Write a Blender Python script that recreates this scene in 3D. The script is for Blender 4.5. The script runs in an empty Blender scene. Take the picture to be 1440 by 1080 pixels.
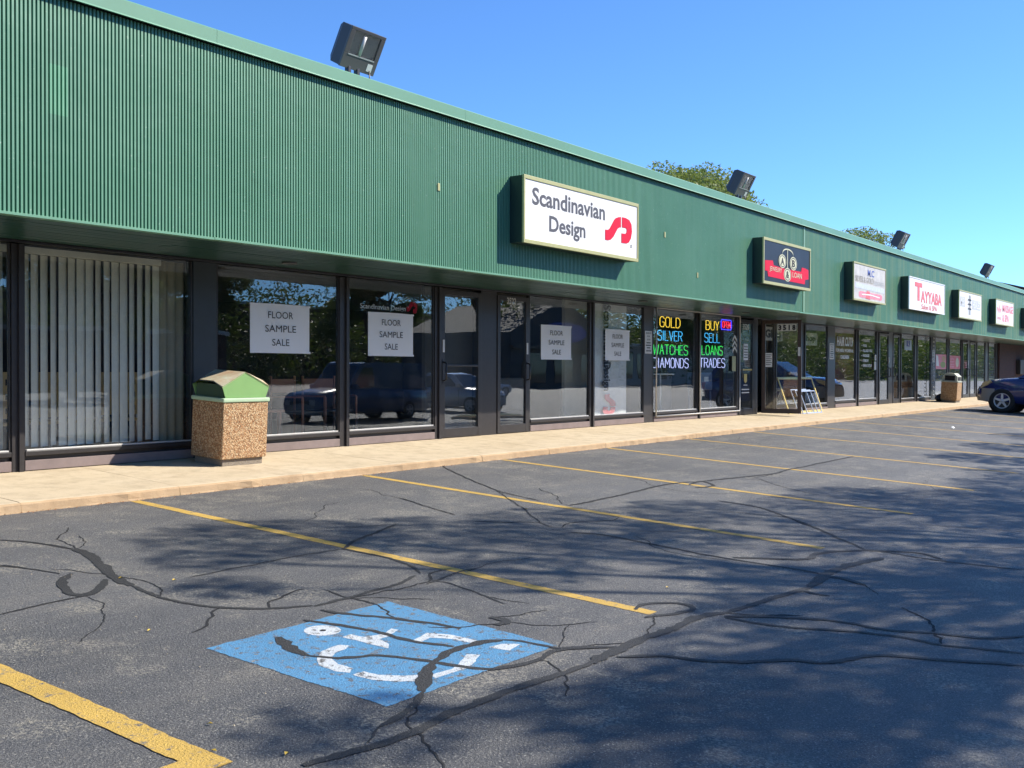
import bpy, bmesh, math, random
from mathutils import Vector, Matrix
R = random.Random(7)
sc = bpy.context.scene
C = sc.collection
# ------------------------------------------------------------------ camera
F_PX, PITCH, ROLL, YAW = 1480.0, -0.0127651, 0.0031468, 0.6306135
GA, GB = 1.1469074, 0.0537561          # lot surface: z = -GA - GB*(8.1 - y)
fw = Vector((math.cos(YAW)*math.cos(PITCH), math.sin(YAW)*math.cos(PITCH), math.sin(PITCH)))
r0 = Vector((math.sin(YAW), -math.cos(YAW), 0)); u0 = r0.cross(fw)
rt = r0*math.cos(ROLL)+u0*math.sin(ROLL); up = -r0*math.sin(ROLL)+u0*math.cos(ROLL)
cam = bpy.data.cameras.new('camera'); co = bpy.data.objects.new('camera', cam); C.objects.link(co)
cam.sensor_width = 36; cam.lens = F_PX/1440*36; cam.clip_end = 2000; cam.clip_start = .05
co.matrix_world = Matrix(((rt.x, up.x, -fw.x, 0), (rt.y, up.y, -fw.y, 0), (rt.z, up.z, -fw.z, 0), (0, 0, 0, 1)))
sc.camera = co
# ------------------------------------------------------------------ world, sun, exposure
SUN = Vector((1.15, -1.0, 1.22)).normalized()
EL = math.asin(SUN.z); AZ = math.atan2(SUN.x, SUN.y)
w = bpy.data.worlds.new('World'); sc.world = w; w.use_nodes = True
nt = w.node_tree; bg = nt.nodes['Background']
sky = nt.nodes.new('ShaderNodeTexSky'); sky.sky_type = 'NISHITA'; sky.sun_disc = False
sky.sun_elevation = EL; sky.sun_rotation = AZ; sky.altitude = 900; sky.air_density = .85; sky.dust_density = 0; sky.ozone_density = 3
tn = nt.nodes.new('ShaderNodeMix'); tn.data_type = 'RGBA'; tn.blend_type = 'MULTIPLY'; tn.inputs[0].default_value = 1; tn.inputs[7].default_value = (.55, .82, 1.11, 1)
nt.links.new(sky.outputs[0], tn.inputs[6]); nt.links.new(tn.outputs[2], bg.inputs[0]); bg.inputs[1].default_value = .125
sl = bpy.data.lights.new('sun', 'SUN'); sl.energy = 4.9; sl.angle = math.radians(.53); sl.color = (1, .93, .82)
so = bpy.data.objects.new('sun', sl); C.objects.link(so); so.rotation_euler = SUN.to_track_quat('Z', 'Y').to_euler(); so.location = (0, 0, 30)
sc.view_settings.view_transform = 'Standard'; sc.view_settings.look = 'None'; sc.view_settings.gamma = 1; sc.view_settings.use_curve_mapping = False
sc.view_settings.exposure = .85
sc.cycles.max_bounces = 7; sc.cycles.transparent_max_bounces = 12; sc.cycles.use_denoising = True
sc.cycles.caustics_reflective = False; sc.cycles.caustics_refractive = False

# ------------------------------------------------------------------ geometry helpers
def ray(px, py): return fw + rt*((px-720)/F_PX) - up*((py-540)/F_PX)
def on(px, py, Y):                       # point of a wall plane y = Y
    d = ray(px, py); return d*(Y/d.y)
def lot(y):                              # lot height
    if y > -4: return -GA-GB*(8.1-y)
    return -GA-GB*12.1
def walk(y): return -1.066+.0538*(y-8.1)
class MB:
    def __init__(s): s.v = []; s.f = []; s.m = []; s.sm = []
    def add(s, vs, fs, mi=0, smooth=False):
        n = len(s.v); s.v += [tuple(p) for p in vs]
        for f in fs: s.f.append([i+n for i in f]); s.m.append(mi); s.sm.append(smooth)
        return s
    def box(s, x0, x1, y0, y1, z0, z1, mi=0, M=None):
        vs = [Vector((x, y, z)) for x in (x0, x1) for y in (y0, y1) for z in (z0, z1)]
        if M: vs = [M @ p for p in vs]
        return s.add(vs, [(0, 1, 3, 2), (4, 6, 7, 5), (0, 4, 5, 1), (2, 3, 7, 6), (0, 2, 6, 4), (1, 5, 7, 3)], mi)
    def bev(s, x0, x1, y0, y1, z0, z1, b=.01, mi=0, M=None):   # chamfered box
        bm = bmesh.new(); bmesh.ops.create_cube(bm, size=1)
        for v in bm.verts: v.co = Vector((x0+(v.co.x+.5)*(x1-x0), y0+(v.co.y+.5)*(y1-y0), z0+(v.co.z+.5)*(z1-z0)))
        bmesh.ops.bevel(bm, geom=bm.edges[:], offset=b, segments=2, affect='EDGES', profile=.6)
        if M:
            for v in bm.verts: v.co = M @ v.co
        bm.verts.index_update()
        s.add([v.co.copy() for v in bm.verts], [[v.index for v in f.verts] for f in bm.faces], mi); bm.free(); return s
    def prism(s, poly, a, b, axis='y', mi=0):  # poly of 2D points, extruded along axis
        n = len(poly)
        def P(p, t): return {'y': (p[0], t, p[1]), 'x': (t, p[0], p[1]), 'z': (p[0], p[1], t)}[axis]
        vs = [P(p, a) for p in poly]+[P(p, b) for p in poly]
        return s.add(vs, [list(range(n)), list(range(2*n-1, n-1, -1))]+[[i, (i+1) % n+0, (i+1) % n+n, i+n] for i in range(n)], mi)
    def tube(s, pts, rad, n=8, mi=0, caps=True, smooth=True):
        pts = [Vector(p) for p in pts]; k = len(pts); rad = rad if isinstance(rad, (list, tuple)) else [rad]*k
        vs = []; prev = None
        for i, p in enumerate(pts):
            t = (pts[min(i+1, k-1)]-pts[max(i-1, 0)]).normalized()
            a = t.orthogonal().normalized() if prev is None else (prev-t*prev.dot(t)).normalized()
            prev = a; b = t.cross(a)
            for j in range(n):
                an = 2*math.pi*j/n; vs.append(p+(a*math.cos(an)+b*math.sin(an))*rad[i])
        fs = [(i*n+j, i*n+(j+1) % n, (i+1)*n+(j+1) % n, (i+1)*n+j) for i in range(k-1) for j in range(n)]
        s.add(vs, fs, mi, smooth)
        if caps: s.add([], []); s.f += [[len(s.v)-len(vs)+j for j in range(n)][::-1], [len(s.v)-n+j for j in range(n)]]; s.m += [mi]*2; s.sm += [False]*2
        return s
    def obj(s, name, mats, parent=None, rel=True, label=None, recalc=True):
        me = bpy.data.meshes.new(name)
        off = Vector(parent.location) if (parent is not None and rel) else Vector((0, 0, 0))
        if parent is not None and rel and parent.parent is not None: off += Vector(parent.parent.location)
        vs = [tuple(Vector(v)-off) for v in s.v]
        me.from_pydata(vs, [], s.f)
        mats = mats if isinstance(mats, (list, tuple)) else [mats]
        for m in mats: me.materials.append(m)
        for i, p in enumerate(me.polygons): p.material_index = s.m[i]; p.use_smooth = s.sm[i]
        if recalc:
            bm = bmesh.new(); bm.from_mesh(me); bmesh.ops.recalc_face_normals(bm, faces=bm.faces[:]); bm.to_mesh(me); bm.free()
        me.update()
        o = bpy.data.objects.new(name, me); C.objects.link(o)
        if parent is not None: o.parent = parent
        if label: o['label'] = label
        return o
def tag(o, label, cat=None, group=None, kind=None):
    if label: o['label'] = label
    if cat: o['category'] = cat
    if group: o['group'] = group
    if kind: o['kind'] = kind
    return o
def thing(name, label, cat, loc=(0, 0, 0), group=None, rot=(0, 0, 0)):
    o = bpy.data.objects.new(name, None); C.objects.link(o); o.location = loc; o.rotation_euler = rot; o.empty_display_size = .2
    return tag(o, label, cat, group)
def copytree(o, parent=None):
    c = o.copy(); C.objects.link(c); c.parent = parent
    for ch in [x for x in C.objects if x.parent == o]: copytree(ch, c)
    return c
# ------------------------------------------------------------------ materials
def mat(name, col, rough=.6, metal=0, noise=0, nscale=5, col2=None, bump=0, bscale=60, spec=.5, emit=None, estr=0, coat=0):
    m = bpy.data.materials.new(name); m.use_nodes = True; t = m.node_tree; b = t.nodes['Principled BSDF']
    b.inputs['Base Color'].default_value = (*col, 1); b.inputs['Roughness'].default_value = rough; b.inputs['Metallic'].default_value = metal
    b.inputs['Specular IOR Level'].default_value = spec; b.inputs['Coat Weight'].default_value = coat
    if emit: b.inputs['Emission Color'].default_value = (*emit, 1); b.inputs['Emission Strength'].default_value = estr
    tc = t.nodes.new('ShaderNodeTexCoord')
    if noise or col2:
        n = t.nodes.new('ShaderNodeTexNoise'); n.inputs['Scale'].default_value = nscale; n.inputs['Detail'].default_value = 8; n.inputs['Roughness'].default_value = .65
        t.links.new(tc.outputs['Object'], n.inputs['Vector'])
        mr = t.nodes.new('ShaderNodeMapRange'); mr.inputs[1].default_value = .3; mr.inputs[2].default_value = .7
        t.links.new(n.outputs['Fac'], mr.inputs[0])
        mx = t.nodes.new('ShaderNodeMix'); mx.data_type = 'RGBA'
        c2 = col2 if col2 else tuple(c*(1-noise) for c in col)
        mx.inputs[6].default_value = (*col, 1); mx.inputs[7].default_value = (*c2, 1)
        t.links.new(mr.outputs[0], mx.inputs[0]); t.links.new(mx.outputs[2], b.inputs['Base Color'])
    if bump:
        n = t.nodes.new('ShaderNodeTexNoise'); n.inputs['Scale'].default_value = bscale; n.inputs['Detail'].default_value = 6
        t.links.new(tc.outputs['Object'], n.inputs['Vector'])
        bp = t.nodes.new('ShaderNodeBump'); bp.inputs['Strength'].default_value = bump; bp.inputs['Distance'].default_value = .01
        t.links.new(n.outputs['Fac'], bp.inputs['Height']); t.links.new(bp.outputs[0], b.inputs['Normal'])
    return m
def N(t, ty, **k):
    n = t.nodes.new(ty)
    for a, b in k.items(): setattr(n, a, b)
    return n
def mixc(t, fac, a, b, blend='MIX'):
    m = t.nodes.new('ShaderNodeMix'); m.data_type = 'RGBA'; m.blend_type = blend
    for sock, v in ((0, fac), (6, a), (7, b)):
        if isinstance(v, (int, float)): m.inputs[sock].default_value = v
        elif isinstance(v, tuple): m.inputs[sock].default_value = (*v, 1)
        else: t.links.new(v, m.inputs[sock])
    return m.outputs[2]
def noise(t, scale, detail=6, rough=.6, vec=None, lo=.3, hi=.7, stretch=None):
    n = t.nodes.new('ShaderNodeTexNoise'); n.inputs['Scale'].default_value = scale; n.inputs['Detail'].default_value = detail; n.inputs['Roughness'].default_value = rough
    if vec is None:
        g = t.nodes.new('ShaderNodeNewGeometry'); vec = g.outputs['Position']
    if stretch:
        mp = t.nodes.new('ShaderNodeMapping'); mp.inputs['Scale'].default_value = stretch; t.links.new(vec, mp.inputs['Vector']); vec = mp.outputs[0]
    t.links.new(vec, n.inputs['Vector'])
    mr = t.nodes.new('ShaderNodeMapRange'); mr.inputs[1].default_value = lo; mr.inputs[2].default_value = hi; t.links.new(n.outputs['Fac'], mr.inputs[0])
    return mr.outputs[0]
def bumpn(t, h, b, strength=.5, dist=.01):
    bp = t.nodes.new('ShaderNodeBump'); bp.inputs['Strength'].default_value = strength; bp.inputs['Distance'].default_value = dist
    t.links.new(h, bp.inputs['Height']); t.links.new(bp.outputs[0], b.inputs['Normal'])
def base(name, rough=.6, metal=0, spec=.5):
    m = bpy.data.materials.new(name); m.use_nodes = True; t = m.node_tree; b = t.nodes['Principled BSDF']
    b.inputs['Roughness'].default_value = rough; b.inputs['Metallic'].default_value = metal; b.inputs['Specular IOR Level'].default_value = spec
    return m, t, b
def asphalt_col(t):
    big = noise(t, .35, 5, .6, lo=.35, hi=.65)
    c = mixc(t, big, (.124, .125, .127), (.196, .196, .194))
    st = noise(t, 1.6, 8, .7, lo=.46, hi=.70, stretch=(.6, 1.6, 1))
    c = mixc(t, mixf(t, st, .55), c, (.31, .29, .25))
    sp = noise(t, 95, 3, .6, lo=.36, hi=.68)
    c = mixc(t, sp, mixc(t, 1.0, c, (.50, .50, .52), 'MULTIPLY'), c)
    wh = noise(t, 110, 2, .5, lo=.61, hi=.68)
    c = mixc(t, mixf(t, wh, .75), c, (.46, .44, .38))
    pl = noise(t, 2.2, 6, .7, lo=.52, hi=.62); p2 = noise(t, 55, 3, .6, lo=.47, hi=.57)
    m = t.nodes.new('ShaderNodeMath'); m.operation = 'MULTIPLY'; t.links.new(pl, m.inputs[0]); t.links.new(p2, m.inputs[1])
    return mixc(t, mixf(t, m.outputs[0], .7), c, (.38, .35, .28))
def mixf(t, a, k):
    m = t.nodes.new('ShaderNodeMath'); m.operation = 'MULTIPLY'; t.links.new(a, m.inputs[0]); m.inputs[1].default_value = k; return m.outputs[0]
def m_asphalt():
    m, t, b = base('asphalt', .62, spec=.5); t.links.new(asphalt_col(t), b.inputs['Base Color'])
    h = noise(t, 90, 4, .7, lo=.3, hi=.7); bumpn(t, h, b, .9, .012); return m
def m_paint(name, col, wear=.56, k=1.0):
    m, t, b = base(name, .65, spec=.4)
    a = asphalt_col(t); v = noise(t, 3, 5, .6); cc = mixc(t, v, col, tuple(x*.82 for x in col))
    w1 = noise(t, 22, 8, .75, lo=wear, hi=wear+.08); w2 = noise(t, 120, 3, .6, lo=.62, hi=.68)
    c = mixc(t, mixf(t, w1, k), cc, a); c = mixc(t, mixf(t, w2, .7), c, a)
    t.links.new(c, b.inputs['Base Color']); h = noise(t, 90, 4, .7, lo=.3, hi=.7); bumpn(t, h, b, .6, .008); return m
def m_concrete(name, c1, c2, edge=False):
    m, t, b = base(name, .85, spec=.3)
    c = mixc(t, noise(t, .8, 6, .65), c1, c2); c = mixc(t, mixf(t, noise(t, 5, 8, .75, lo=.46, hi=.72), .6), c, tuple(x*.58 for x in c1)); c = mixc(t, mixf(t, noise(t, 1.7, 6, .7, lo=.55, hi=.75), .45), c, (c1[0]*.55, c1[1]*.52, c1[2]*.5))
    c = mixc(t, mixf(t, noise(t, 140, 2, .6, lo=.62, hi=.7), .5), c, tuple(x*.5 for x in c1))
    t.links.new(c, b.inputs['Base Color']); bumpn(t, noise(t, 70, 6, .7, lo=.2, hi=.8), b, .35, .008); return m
def m_aggregate():
    m, t, b = base('exposed_aggregate', .8, spec=.35)
    vo = t.nodes.new('ShaderNodeTexVoronoi'); vo.inputs['Scale'].default_value = 75; g = t.nodes.new('ShaderNodeTexCoord'); t.links.new(g.outputs['Object'], vo.inputs['Vector'])
    cr = t.nodes.new('ShaderNodeValToRGB'); e = cr.color_ramp.elements
    e[0].color = (.30, .13, .055, 1); e[1].color = (.68, .50, .30, 1)
    for p, c in ((.25, (.42, .23, .10)), (.5, (.50, .31, .16)), (.7, (.58, .40, .22))):
        x = e.new(p); x.color = (*c, 1)
    sx = t.nodes.new('ShaderNodeSeparateColor'); t.links.new(vo.outputs['Color'], sx.inputs[0]); t.links.new(sx.outputs[0], cr.inputs[0])
    mr = t.nodes.new('ShaderNodeMapRange'); mr.inputs[1].default_value = .35; mr.inputs[2].default_value = .75; mr.inputs[3].default_value = 1; mr.inputs[4].default_value = .45; t.links.new(vo.outputs['Distance'], mr.inputs[0])
    c = mixc(t, 1.0, cr.outputs[0], mr.outputs[0], 'MULTIPLY'); c = mixc(t, mixf(t, noise(t, 3, 4, .6), .3), c, (.36, .20, .10))
    t.links.new(c, b.inputs['Base Color'])
    iv = t.nodes.new('ShaderNodeMath'); iv.operation = 'SUBTRACT'; iv.inputs[0].default_value = 1; t.links.new(vo.outputs['Distance'], iv.inputs[1]); bumpn(t, iv.outputs[0], b, .9, .006); return m
def m_green(name, ghost=False, rough=.42):
    m, t, b = base(name, rough, spec=.5)
    c = mixc(t, noise(t, .5, 5, .6), (.088, .240, .152), (.118, .285, .188))
    c = mixc(t, mixf(t, noise(t, 1.1, 6, .6, lo=.45, hi=.8, stretch=(9, 1, .25)), .35), c, (.165, .31, .235))
    # paler upright streaks get stronger along the far bays
    g = t.nodes.new('ShaderNodeNewGeometry'); s = t.nodes.new('ShaderNodeSeparateXYZ'); t.links.new(g.outputs['Position'], s.inputs[0])
    mr = t.nodes.new('ShaderNodeMapRange'); mr.inputs[1].default_value = 17; mr.inputs[2].default_value = 24; t.links.new(s.outputs[0], mr.inputs[0])
    st = noise(t, 1.0, 4, .6, lo=.45, hi=.62, stretch=(4.5, 1, .05))
    mm = t.nodes.new('ShaderNodeMath'); mm.operation = 'MULTIPLY'; t.links.new(mr.outputs[0], mm.inputs[0]); t.links.new(st, mm.inputs[1])
    c = mixc(t, mixf(t, mm.outputs[0], .5), c, (.30, .36, .19)); t.links.new(c, b.inputs['Base Color'])
    dk = noise(t, 30, 4, .6, lo=.66, hi=.72); c = mixc(t, mixf(t, dk, .4), c, (.45, .55, .45)); t.links.new(c, b.inputs['Base Color'])
    # ghost of a removed fitting: a paler rounded patch with its own edges
    def band(sock, a, b_):
        c1 = N(t, 'ShaderNodeMath', operation='GREATER_THAN'); c1.inputs[1].default_value = a; t.links.new(sock, c1.inputs[0])
        c2 = N(t, 'ShaderNodeMath', operation='LESS_THAN'); c2.inputs[1].default_value = b_; t.links.new(sock, c2.inputs[0])
        c3 = N(t, 'ShaderNodeMath', operation='MULTIPLY'); t.links.new(c1.outputs[0], c3.inputs[0]); t.links.new(c2.outputs[0], c3.inputs[1]); return c3.outputs[0]
    gm = N(t, 'ShaderNodeMath', operation='MULTIPLY'); t.links.new(band(s.outputs[0], 4.745, 4.915), gm.inputs[0]); t.links.new(band(s.outputs[2], 2.10, 2.51), gm.inputs[1])
    c = mixc(t, mixf(t, gm.outputs[0], .6), c, (.13, .38, .22)); sc_ = noise(t, 3.5, 5, .7, lo=.62, hi=.70, stretch=(1, 1, 1.5)); c = mixc(t, mixf(t, sc_, .25), c, (.07, .16, .12)); t.links.new(c, b.inputs['Base Color'])
    bumpn(t, noise(t, 1.3, 3, .5, lo=0, hi=1), b, .25, .06); return m
def m_glass(name, tint=(.62, .66, .66), k=1.7, film=0, filmcol=(.3, .32, .3)):
    m = bpy.data.materials.new(name); m.use_nodes = True; t = m.node_tree; t.nodes.remove(t.nodes['Principled BSDF']); out = t.nodes['Material Output']
    tr = N(t, 'ShaderNodeBsdfTransparent'); tr.inputs[0].default_value = (*tint, 1); gl = N(t, 'ShaderNodeBsdfGlossy'); gl.inputs[0].default_value = (.93, .96, 1, 1); gl.inputs['Roughness'].default_value = .0
    n = noise(t, .9, 2, .5, lo=0, hi=1); bp = N(t, 'ShaderNodeBump'); bp.inputs['Strength'].default_value = .03; bp.inputs['Distance'].default_value = .05; t.links.new(n, bp.inputs['Height']); t.links.new(bp.outputs[0], gl.inputs['Normal'])
    fr = N(t, 'ShaderNodeFresnel'); gg = N(t, 'ShaderNodeNewGeometry'); io = N(t, 'ShaderNodeMapRange'); io.inputs[3].default_value = 1.52; io.inputs[4].default_value = 1/1.52; t.links.new(gg.outputs['Backfacing'], io.inputs[0]); t.links.new(io.outputs[0], fr.inputs[0]); mu = N(t, 'ShaderNodeMath', operation='MULTIPLY', use_clamp=True); t.links.new(fr.outputs[0], mu.inputs[0]); mu.inputs[1].default_value = k
    mx = N(t, 'ShaderNodeMixShader'); t.links.new(mu.outputs[0], mx.inputs[0])
    # thin dust film
    df = N(t, 'ShaderNodeBsdfDiffuse'); df.inputs[0].default_value = (*(filmcol if film else (.35, .35, .33)), 1); m2 = N(t, 'ShaderNodeMixShader')
    if film: m2.inputs[0].default_value = film
    else: t.links.new(mixf(t, noise(t, 6, 8, .8, lo=.4, hi=.8), .06), m2.inputs[0])
    t.links.new(tr.outputs[0], m2.inputs[1]); t.links.new(df.outputs[0], m2.inputs[2]); t.links.new(m2.outputs[0], mx.inputs[1]); t.links.new(gl.outputs[0], mx.inputs[2]); t.links.new(mx.outputs[0], out.inputs[0]); return m
def m_leaf(name, c1, c2):
    m = bpy.data.materials.new(name); m.use_nodes = True; t = m.node_tree; b = t.nodes['Principled BSDF']; out = t.nodes['Material Output']
    oi = N(t, 'ShaderNodeNewGeometry'); cr = mixc(t, oi.outputs['Random Per Island'], c1, c2); b.inputs['Roughness'].default_value = .55
    t.links.new(cr, b.inputs['Base Color']); tl = N(t, 'ShaderNodeBsdfTranslucent'); t.links.new(mixc(t, .35, cr, (.25, .34, .04)), tl.inputs[0])
    mx = N(t, 'ShaderNodeMixShader'); mx.inputs[0].default_value = .35; t.links.new(b.outputs[0], mx.inputs[1]); t.links.new(tl.outputs[0], mx.inputs[2]); t.links.new(mx.outputs[0], out.inputs[0]); return m
def m_brick(name, c1, c2, mort, scale=1.0, w_=.5, h_=.25):
    m, t, b = base(name, .85); tc = N(t, 'ShaderNodeNewGeometry'); s = N(t, 'ShaderNodeSeparateXYZ'); t.links.new(tc.outputs['Position'], s.inputs[0])
    cb = N(t, 'ShaderNodeCombineXYZ'); ad = N(t, 'ShaderNodeMath', operation='ADD'); t.links.new(s.outputs[0], ad.inputs[0]); t.links.new(s.outputs[1], ad.inputs[1]); t.links.new(ad.outputs[0], cb.inputs[0]); t.links.new(s.outputs[2], cb.inputs[1])
    br = N(t, 'ShaderNodeTexBrick'); br.inputs['Color1'].default_value = (*c1, 1); br.inputs['Color2'].default_value = (*c2, 1); br.inputs['Mortar'].default_value = (*mort, 1)
    br.inputs['Scale'].default_value = scale; br.inputs['Brick Width'].default_value = w_; br.inputs['Row Height'].default_value = h_; br.inputs['Mortar Size'].default_value = .012
    t.links.new(cb.outputs[0], br.inputs['Vector']); t.links.new(br.outputs['Color'], b.inputs['Base Color']); bumpn(t, br.outputs['Fac'], b, -.5, .01); return m
M = dict(crack=mat('open_crack', (.010, .010, .011), .9),
 asphalt=m_asphalt(), yellow=m_paint('yellow_line_paint', (.58, .375, .085), .56), blue=m_paint('blue_stall_paint', (.092, .265, .45), .53), white_paint=m_paint('white_stall_paint', (.58, .62, .64), .53),
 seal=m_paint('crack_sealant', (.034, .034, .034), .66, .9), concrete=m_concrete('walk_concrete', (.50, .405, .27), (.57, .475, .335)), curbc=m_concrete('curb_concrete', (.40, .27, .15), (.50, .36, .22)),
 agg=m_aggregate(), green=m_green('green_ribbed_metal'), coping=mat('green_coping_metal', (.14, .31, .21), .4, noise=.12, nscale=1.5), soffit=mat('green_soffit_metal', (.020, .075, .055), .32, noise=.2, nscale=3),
 frame=mat('bronze_window_frame', (.036, .032, .032), .36, noise=.3, nscale=14), darkframe=mat('black_window_frame', (.018, .018, .022), .35), kick=mat('mauve_kick_panel', (.22, .17, .16), .6, noise=.25, nscale=5),
 pillar=mat('dark_pillar_metal', (.035, .045, .05), .5, noise=.2, nscale=6), glass=m_glass('window_glass', (.965, .98, .975), 1.4), glass_film=m_glass('frosted_window_glass', film=.55, filmcol=(.30, .33, .32)), door_brown=mat('brown_door_frame', (.045, .022, .015), .4),
 blind=mat('blind_vinyl', (.88, .85, .72), .55, noise=.08, nscale=2), int_dark=mat('interior_dark_wall', (.035, .037, .045), .8), int_mid=mat('interior_grey_wall', (.10, .10, .097), .8, noise=.15, nscale=2), int_cream=mat('interior_cream_wall', (.60, .57, .48), .8, noise=.1, nscale=2), int_floor=mat('interior_floor', (.03, .03, .033), .35, noise=.3, nscale=3), int_ceil=mat('interior_ceiling', (.12, .12, .12), .9),
 paper=mat('white_paper', (.82, .83, .84), .7, bump=.15, bscale=8), ink=mat('dark_ink', (.02, .02, .025), .6), signwhite=mat('white_sign_face', (.78, .78, .78), .35, noise=.05, nscale=3), signgrey=mat('grey_sign_letters', (.065, .065, .08), .5), red=mat('red_sign_vinyl', (.62, .010, .045), .5, spec=.15), redprint=mat('faded_red_print', (.62, .06, .09), .5, noise=.2, nscale=12, col2=(.74, .22, .24)), pink=mat('pink_sign_print', (.70, .14, .22), .5, noise=.25, nscale=12, col2=(.80, .34, .40)),
 signtrim=mat('olive_sign_trim', (.42, .42, .20), .45, noise=.15, nscale=8), boxgreen=mat('dark_green_sign_box', (.012, .035, .030), .5, noise=.2, nscale=3), signblack=mat('black_sign_face', (.010, .010, .014), .4, noise=.3, nscale=1.5, col2=(.022, .024, .032), spec=.3), cream=mat('cream_sign_print', (.60, .60, .42), .5),
 fadeface=mat('weathered_sign_face', (.40, .40, .41), .55, col2=(.58, .57, .56), nscale=5), fadeblue=mat('faded_blue_print', (.42, .50, .66), .6, noise=.2, nscale=14, col2=(.58, .63, .72)), deepblue=mat('deep_blue_print', (.07, .12, .42), .6), fadeblack=mat('faded_black_print', (.16, .15, .14), .6, noise=.4, nscale=25, col2=(.5, .48, .42)), fadegrey=mat('faded_grey_print', (.50, .52, .55), .6),
 lidgreen=mat('green_bin_lid', (.21, .38, .13), .5, noise=.1, nscale=4), lidroof=mat('weathered_bin_roof', (.50, .52, .38), .6, nscale=7, col2=(.42, .26, .15)), lidrim=mat('pale_green_bin_rim', (.44, .58, .38), .55, noise=.15, nscale=8), lidgrey=mat('grey_bin_lid', (.42, .44, .36), .5, noise=.1), plinth=mat('grey_bin_plinth', (.26, .22, .17), .9, bump=.8, bscale=70, noise=.3, nscale=30), lidthroat=mat('dark_green_lid_throat', (.035, .07, .035), .6), black=mat('black_void', (.006, .006, .007), .8),
 lamp=mat('dark_grey_lamp_metal', (.040, .042, .05), .45, noise=.15), lampface=mat('grey_lamp_door', (.085, .085, .09), .5), lampglass=m_glass('lamp_lens_glass', (.75, .78, .78), 1.3), reflector=mat('lamp_reflector', (.42, .43, .43), .5, .0), label=mat('white_label', (.7, .7, .68), .6),
 wood=mat('pale_wood', (.74, .54, .26), .55, noise=.2, nscale=8), redwood=mat('reddish_wood', (.34, .14, .08), .5), steel=mat('bright_steel', (.60, .60, .60), .3, .8), alu=mat('aluminium_trim', (.55, .54, .52), .4, .3), gold=mat('gold_frame_metal', (.62, .46, .12), .4, .2), carblue=mat('dark_blue_car_paint', (.008, .018, .11), .25, coat=1), carvan=mat('blue_van_paint', (.045, .085, .17), .3, coat=.7), carblack=mat('black_car_paint', (.012, .012, .014), .25, coat=1), carsilver=mat('silver_car_paint', (.38, .39, .40), .3, .5, coat=1), cartrim=mat('grey_bumper_plastic', (.24, .235, .225), .6), carglass=mat('dark_car_glass', (.015, .018, .02), .05, spec=.9), tyre=mat('black_tyre_rubber', (.018, .018, .018), .85), rim=mat('alloy_wheel', (.50, .50, .52), .35, .6), headlight=mat('headlight_lens', (.70, .52, .28), .25, coat=1), taillight=mat('red_taillight', (.45, .02, .02), .3),
 bark=mat('tree_bark', (.10, .075, .055), .9, noise=.4, nscale=10, bump=1, bscale=14), leaf=m_leaf('green_leaves', (.045, .085, .018), (.10, .145, .03)), leaf_olive=m_leaf('olive_leaves', (.13, .185, .05), (.25, .29, .09)), grass=mat('island_grass', (.06, .10, .03), .9, noise=.4, nscale=12), roofm=mat('roof_membrane', (.35, .34, .32), .9), brick=m_brick('dark_red_brick', (.075, .026, .024), (.050, .018, .018), (.035, .028, .027), 1.0, .22, .075), shingle=m_brick('brown_shingles', (.12, .055, .04), (.085, .042, .034), (.03, .02, .018), 1.0, .3, .16), render_=mat('pale_render', (.45, .43, .38), .8, noise=.15, nscale=.6), earth=mat('dry_leaf_litter', (.30, .13, .05), .9, noise=.5, nscale=40), leaf_y=mat('yellow_leaf', (.62, .42, .05), .6), litter=mat('white_litter', (.75, .75, .73), .7), navy=mat('navy_bag', (.01, .015, .03), .5), posterg=mat('poster_green_print', (.30, .38, .12), .6), skin=mat('poster_tan_print', (.55, .36, .2), .6))
def neon(name, c, s): return mat(name, (.02, .02, .02), .5, emit=c, estr=s)
NE = dict(y=neon('yellow_led_tube', (1, .66, .06), 1.0), c=neon('cyan_led_tube', (.06, .50, 1), .95), g=neon('green_led_tube', (.05, 1, .14), .75), w=neon('violet_led_tube', (.50, .55, 1), 1.0), r=neon('red_led_tube', (1, .02, .06), 1.2), b=neon('blue_led_tube', (.06, .05, 1), 1.2))
# ------------------------------------------------------------------ text
def textmesh(s, bold=0.0):
    cu = bpy.data.curves.new('t', 'FONT'); cu.body = s; cu.size = 1; cu.offset = bold; cu.resolution_u = 3
    o = bpy.data.objects.new('t', cu); C.objects.link(o); dg = bpy.context.evaluated_depsgraph_get(); me = bpy.data.meshes.new_from_object(o.evaluated_get(dg))
    vs = [v.co.copy() for v in me.vertices]; fs = [list(p.vertices) for p in me.polygons]
    bpy.data.objects.remove(o); bpy.data.curves.remove(cu); bpy.data.meshes.remove(me); return vs, fs
def text(s, x0, x1, z0, z1, y, m, parent, bold=.012, name='lettering', rot=False, slant=0, rel=True):
    vs, fs = textmesh(s, bold)
    ax, bx = min(v.x for v in vs), max(v.x for v in vs); ay, by = min(v.y for v in vs), max(v.y for v in vs)
    out = []
    for v in vs:
        a = (v.x-ax)/(bx-ax); b = (v.y-ay)/(by-ay)
        if rot: out.append((x0+(x1-x0)*b, y, z1-(z1-z0)*a))        # reads downwards
        else: out.append((x0+(x1-x0)*a+slant*b, y, z0+(z1-z0)*b))
    mb = MB(); mb.add(out, fs); return mb.obj(name, m, parent, rel=rel, recalc=False)
def flat(poly, y, m, parent, name, rel=True):
    mb = MB(); mb.prism(poly, y, y+.002); return mb.obj(name, m, parent, rel=rel)
def flatpoly(polys, y, m, parent, name):
    mb = MB()
    for p in polys: mb.prism(p, y, y+.002)
    return mb.obj(name, m, parent)
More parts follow.
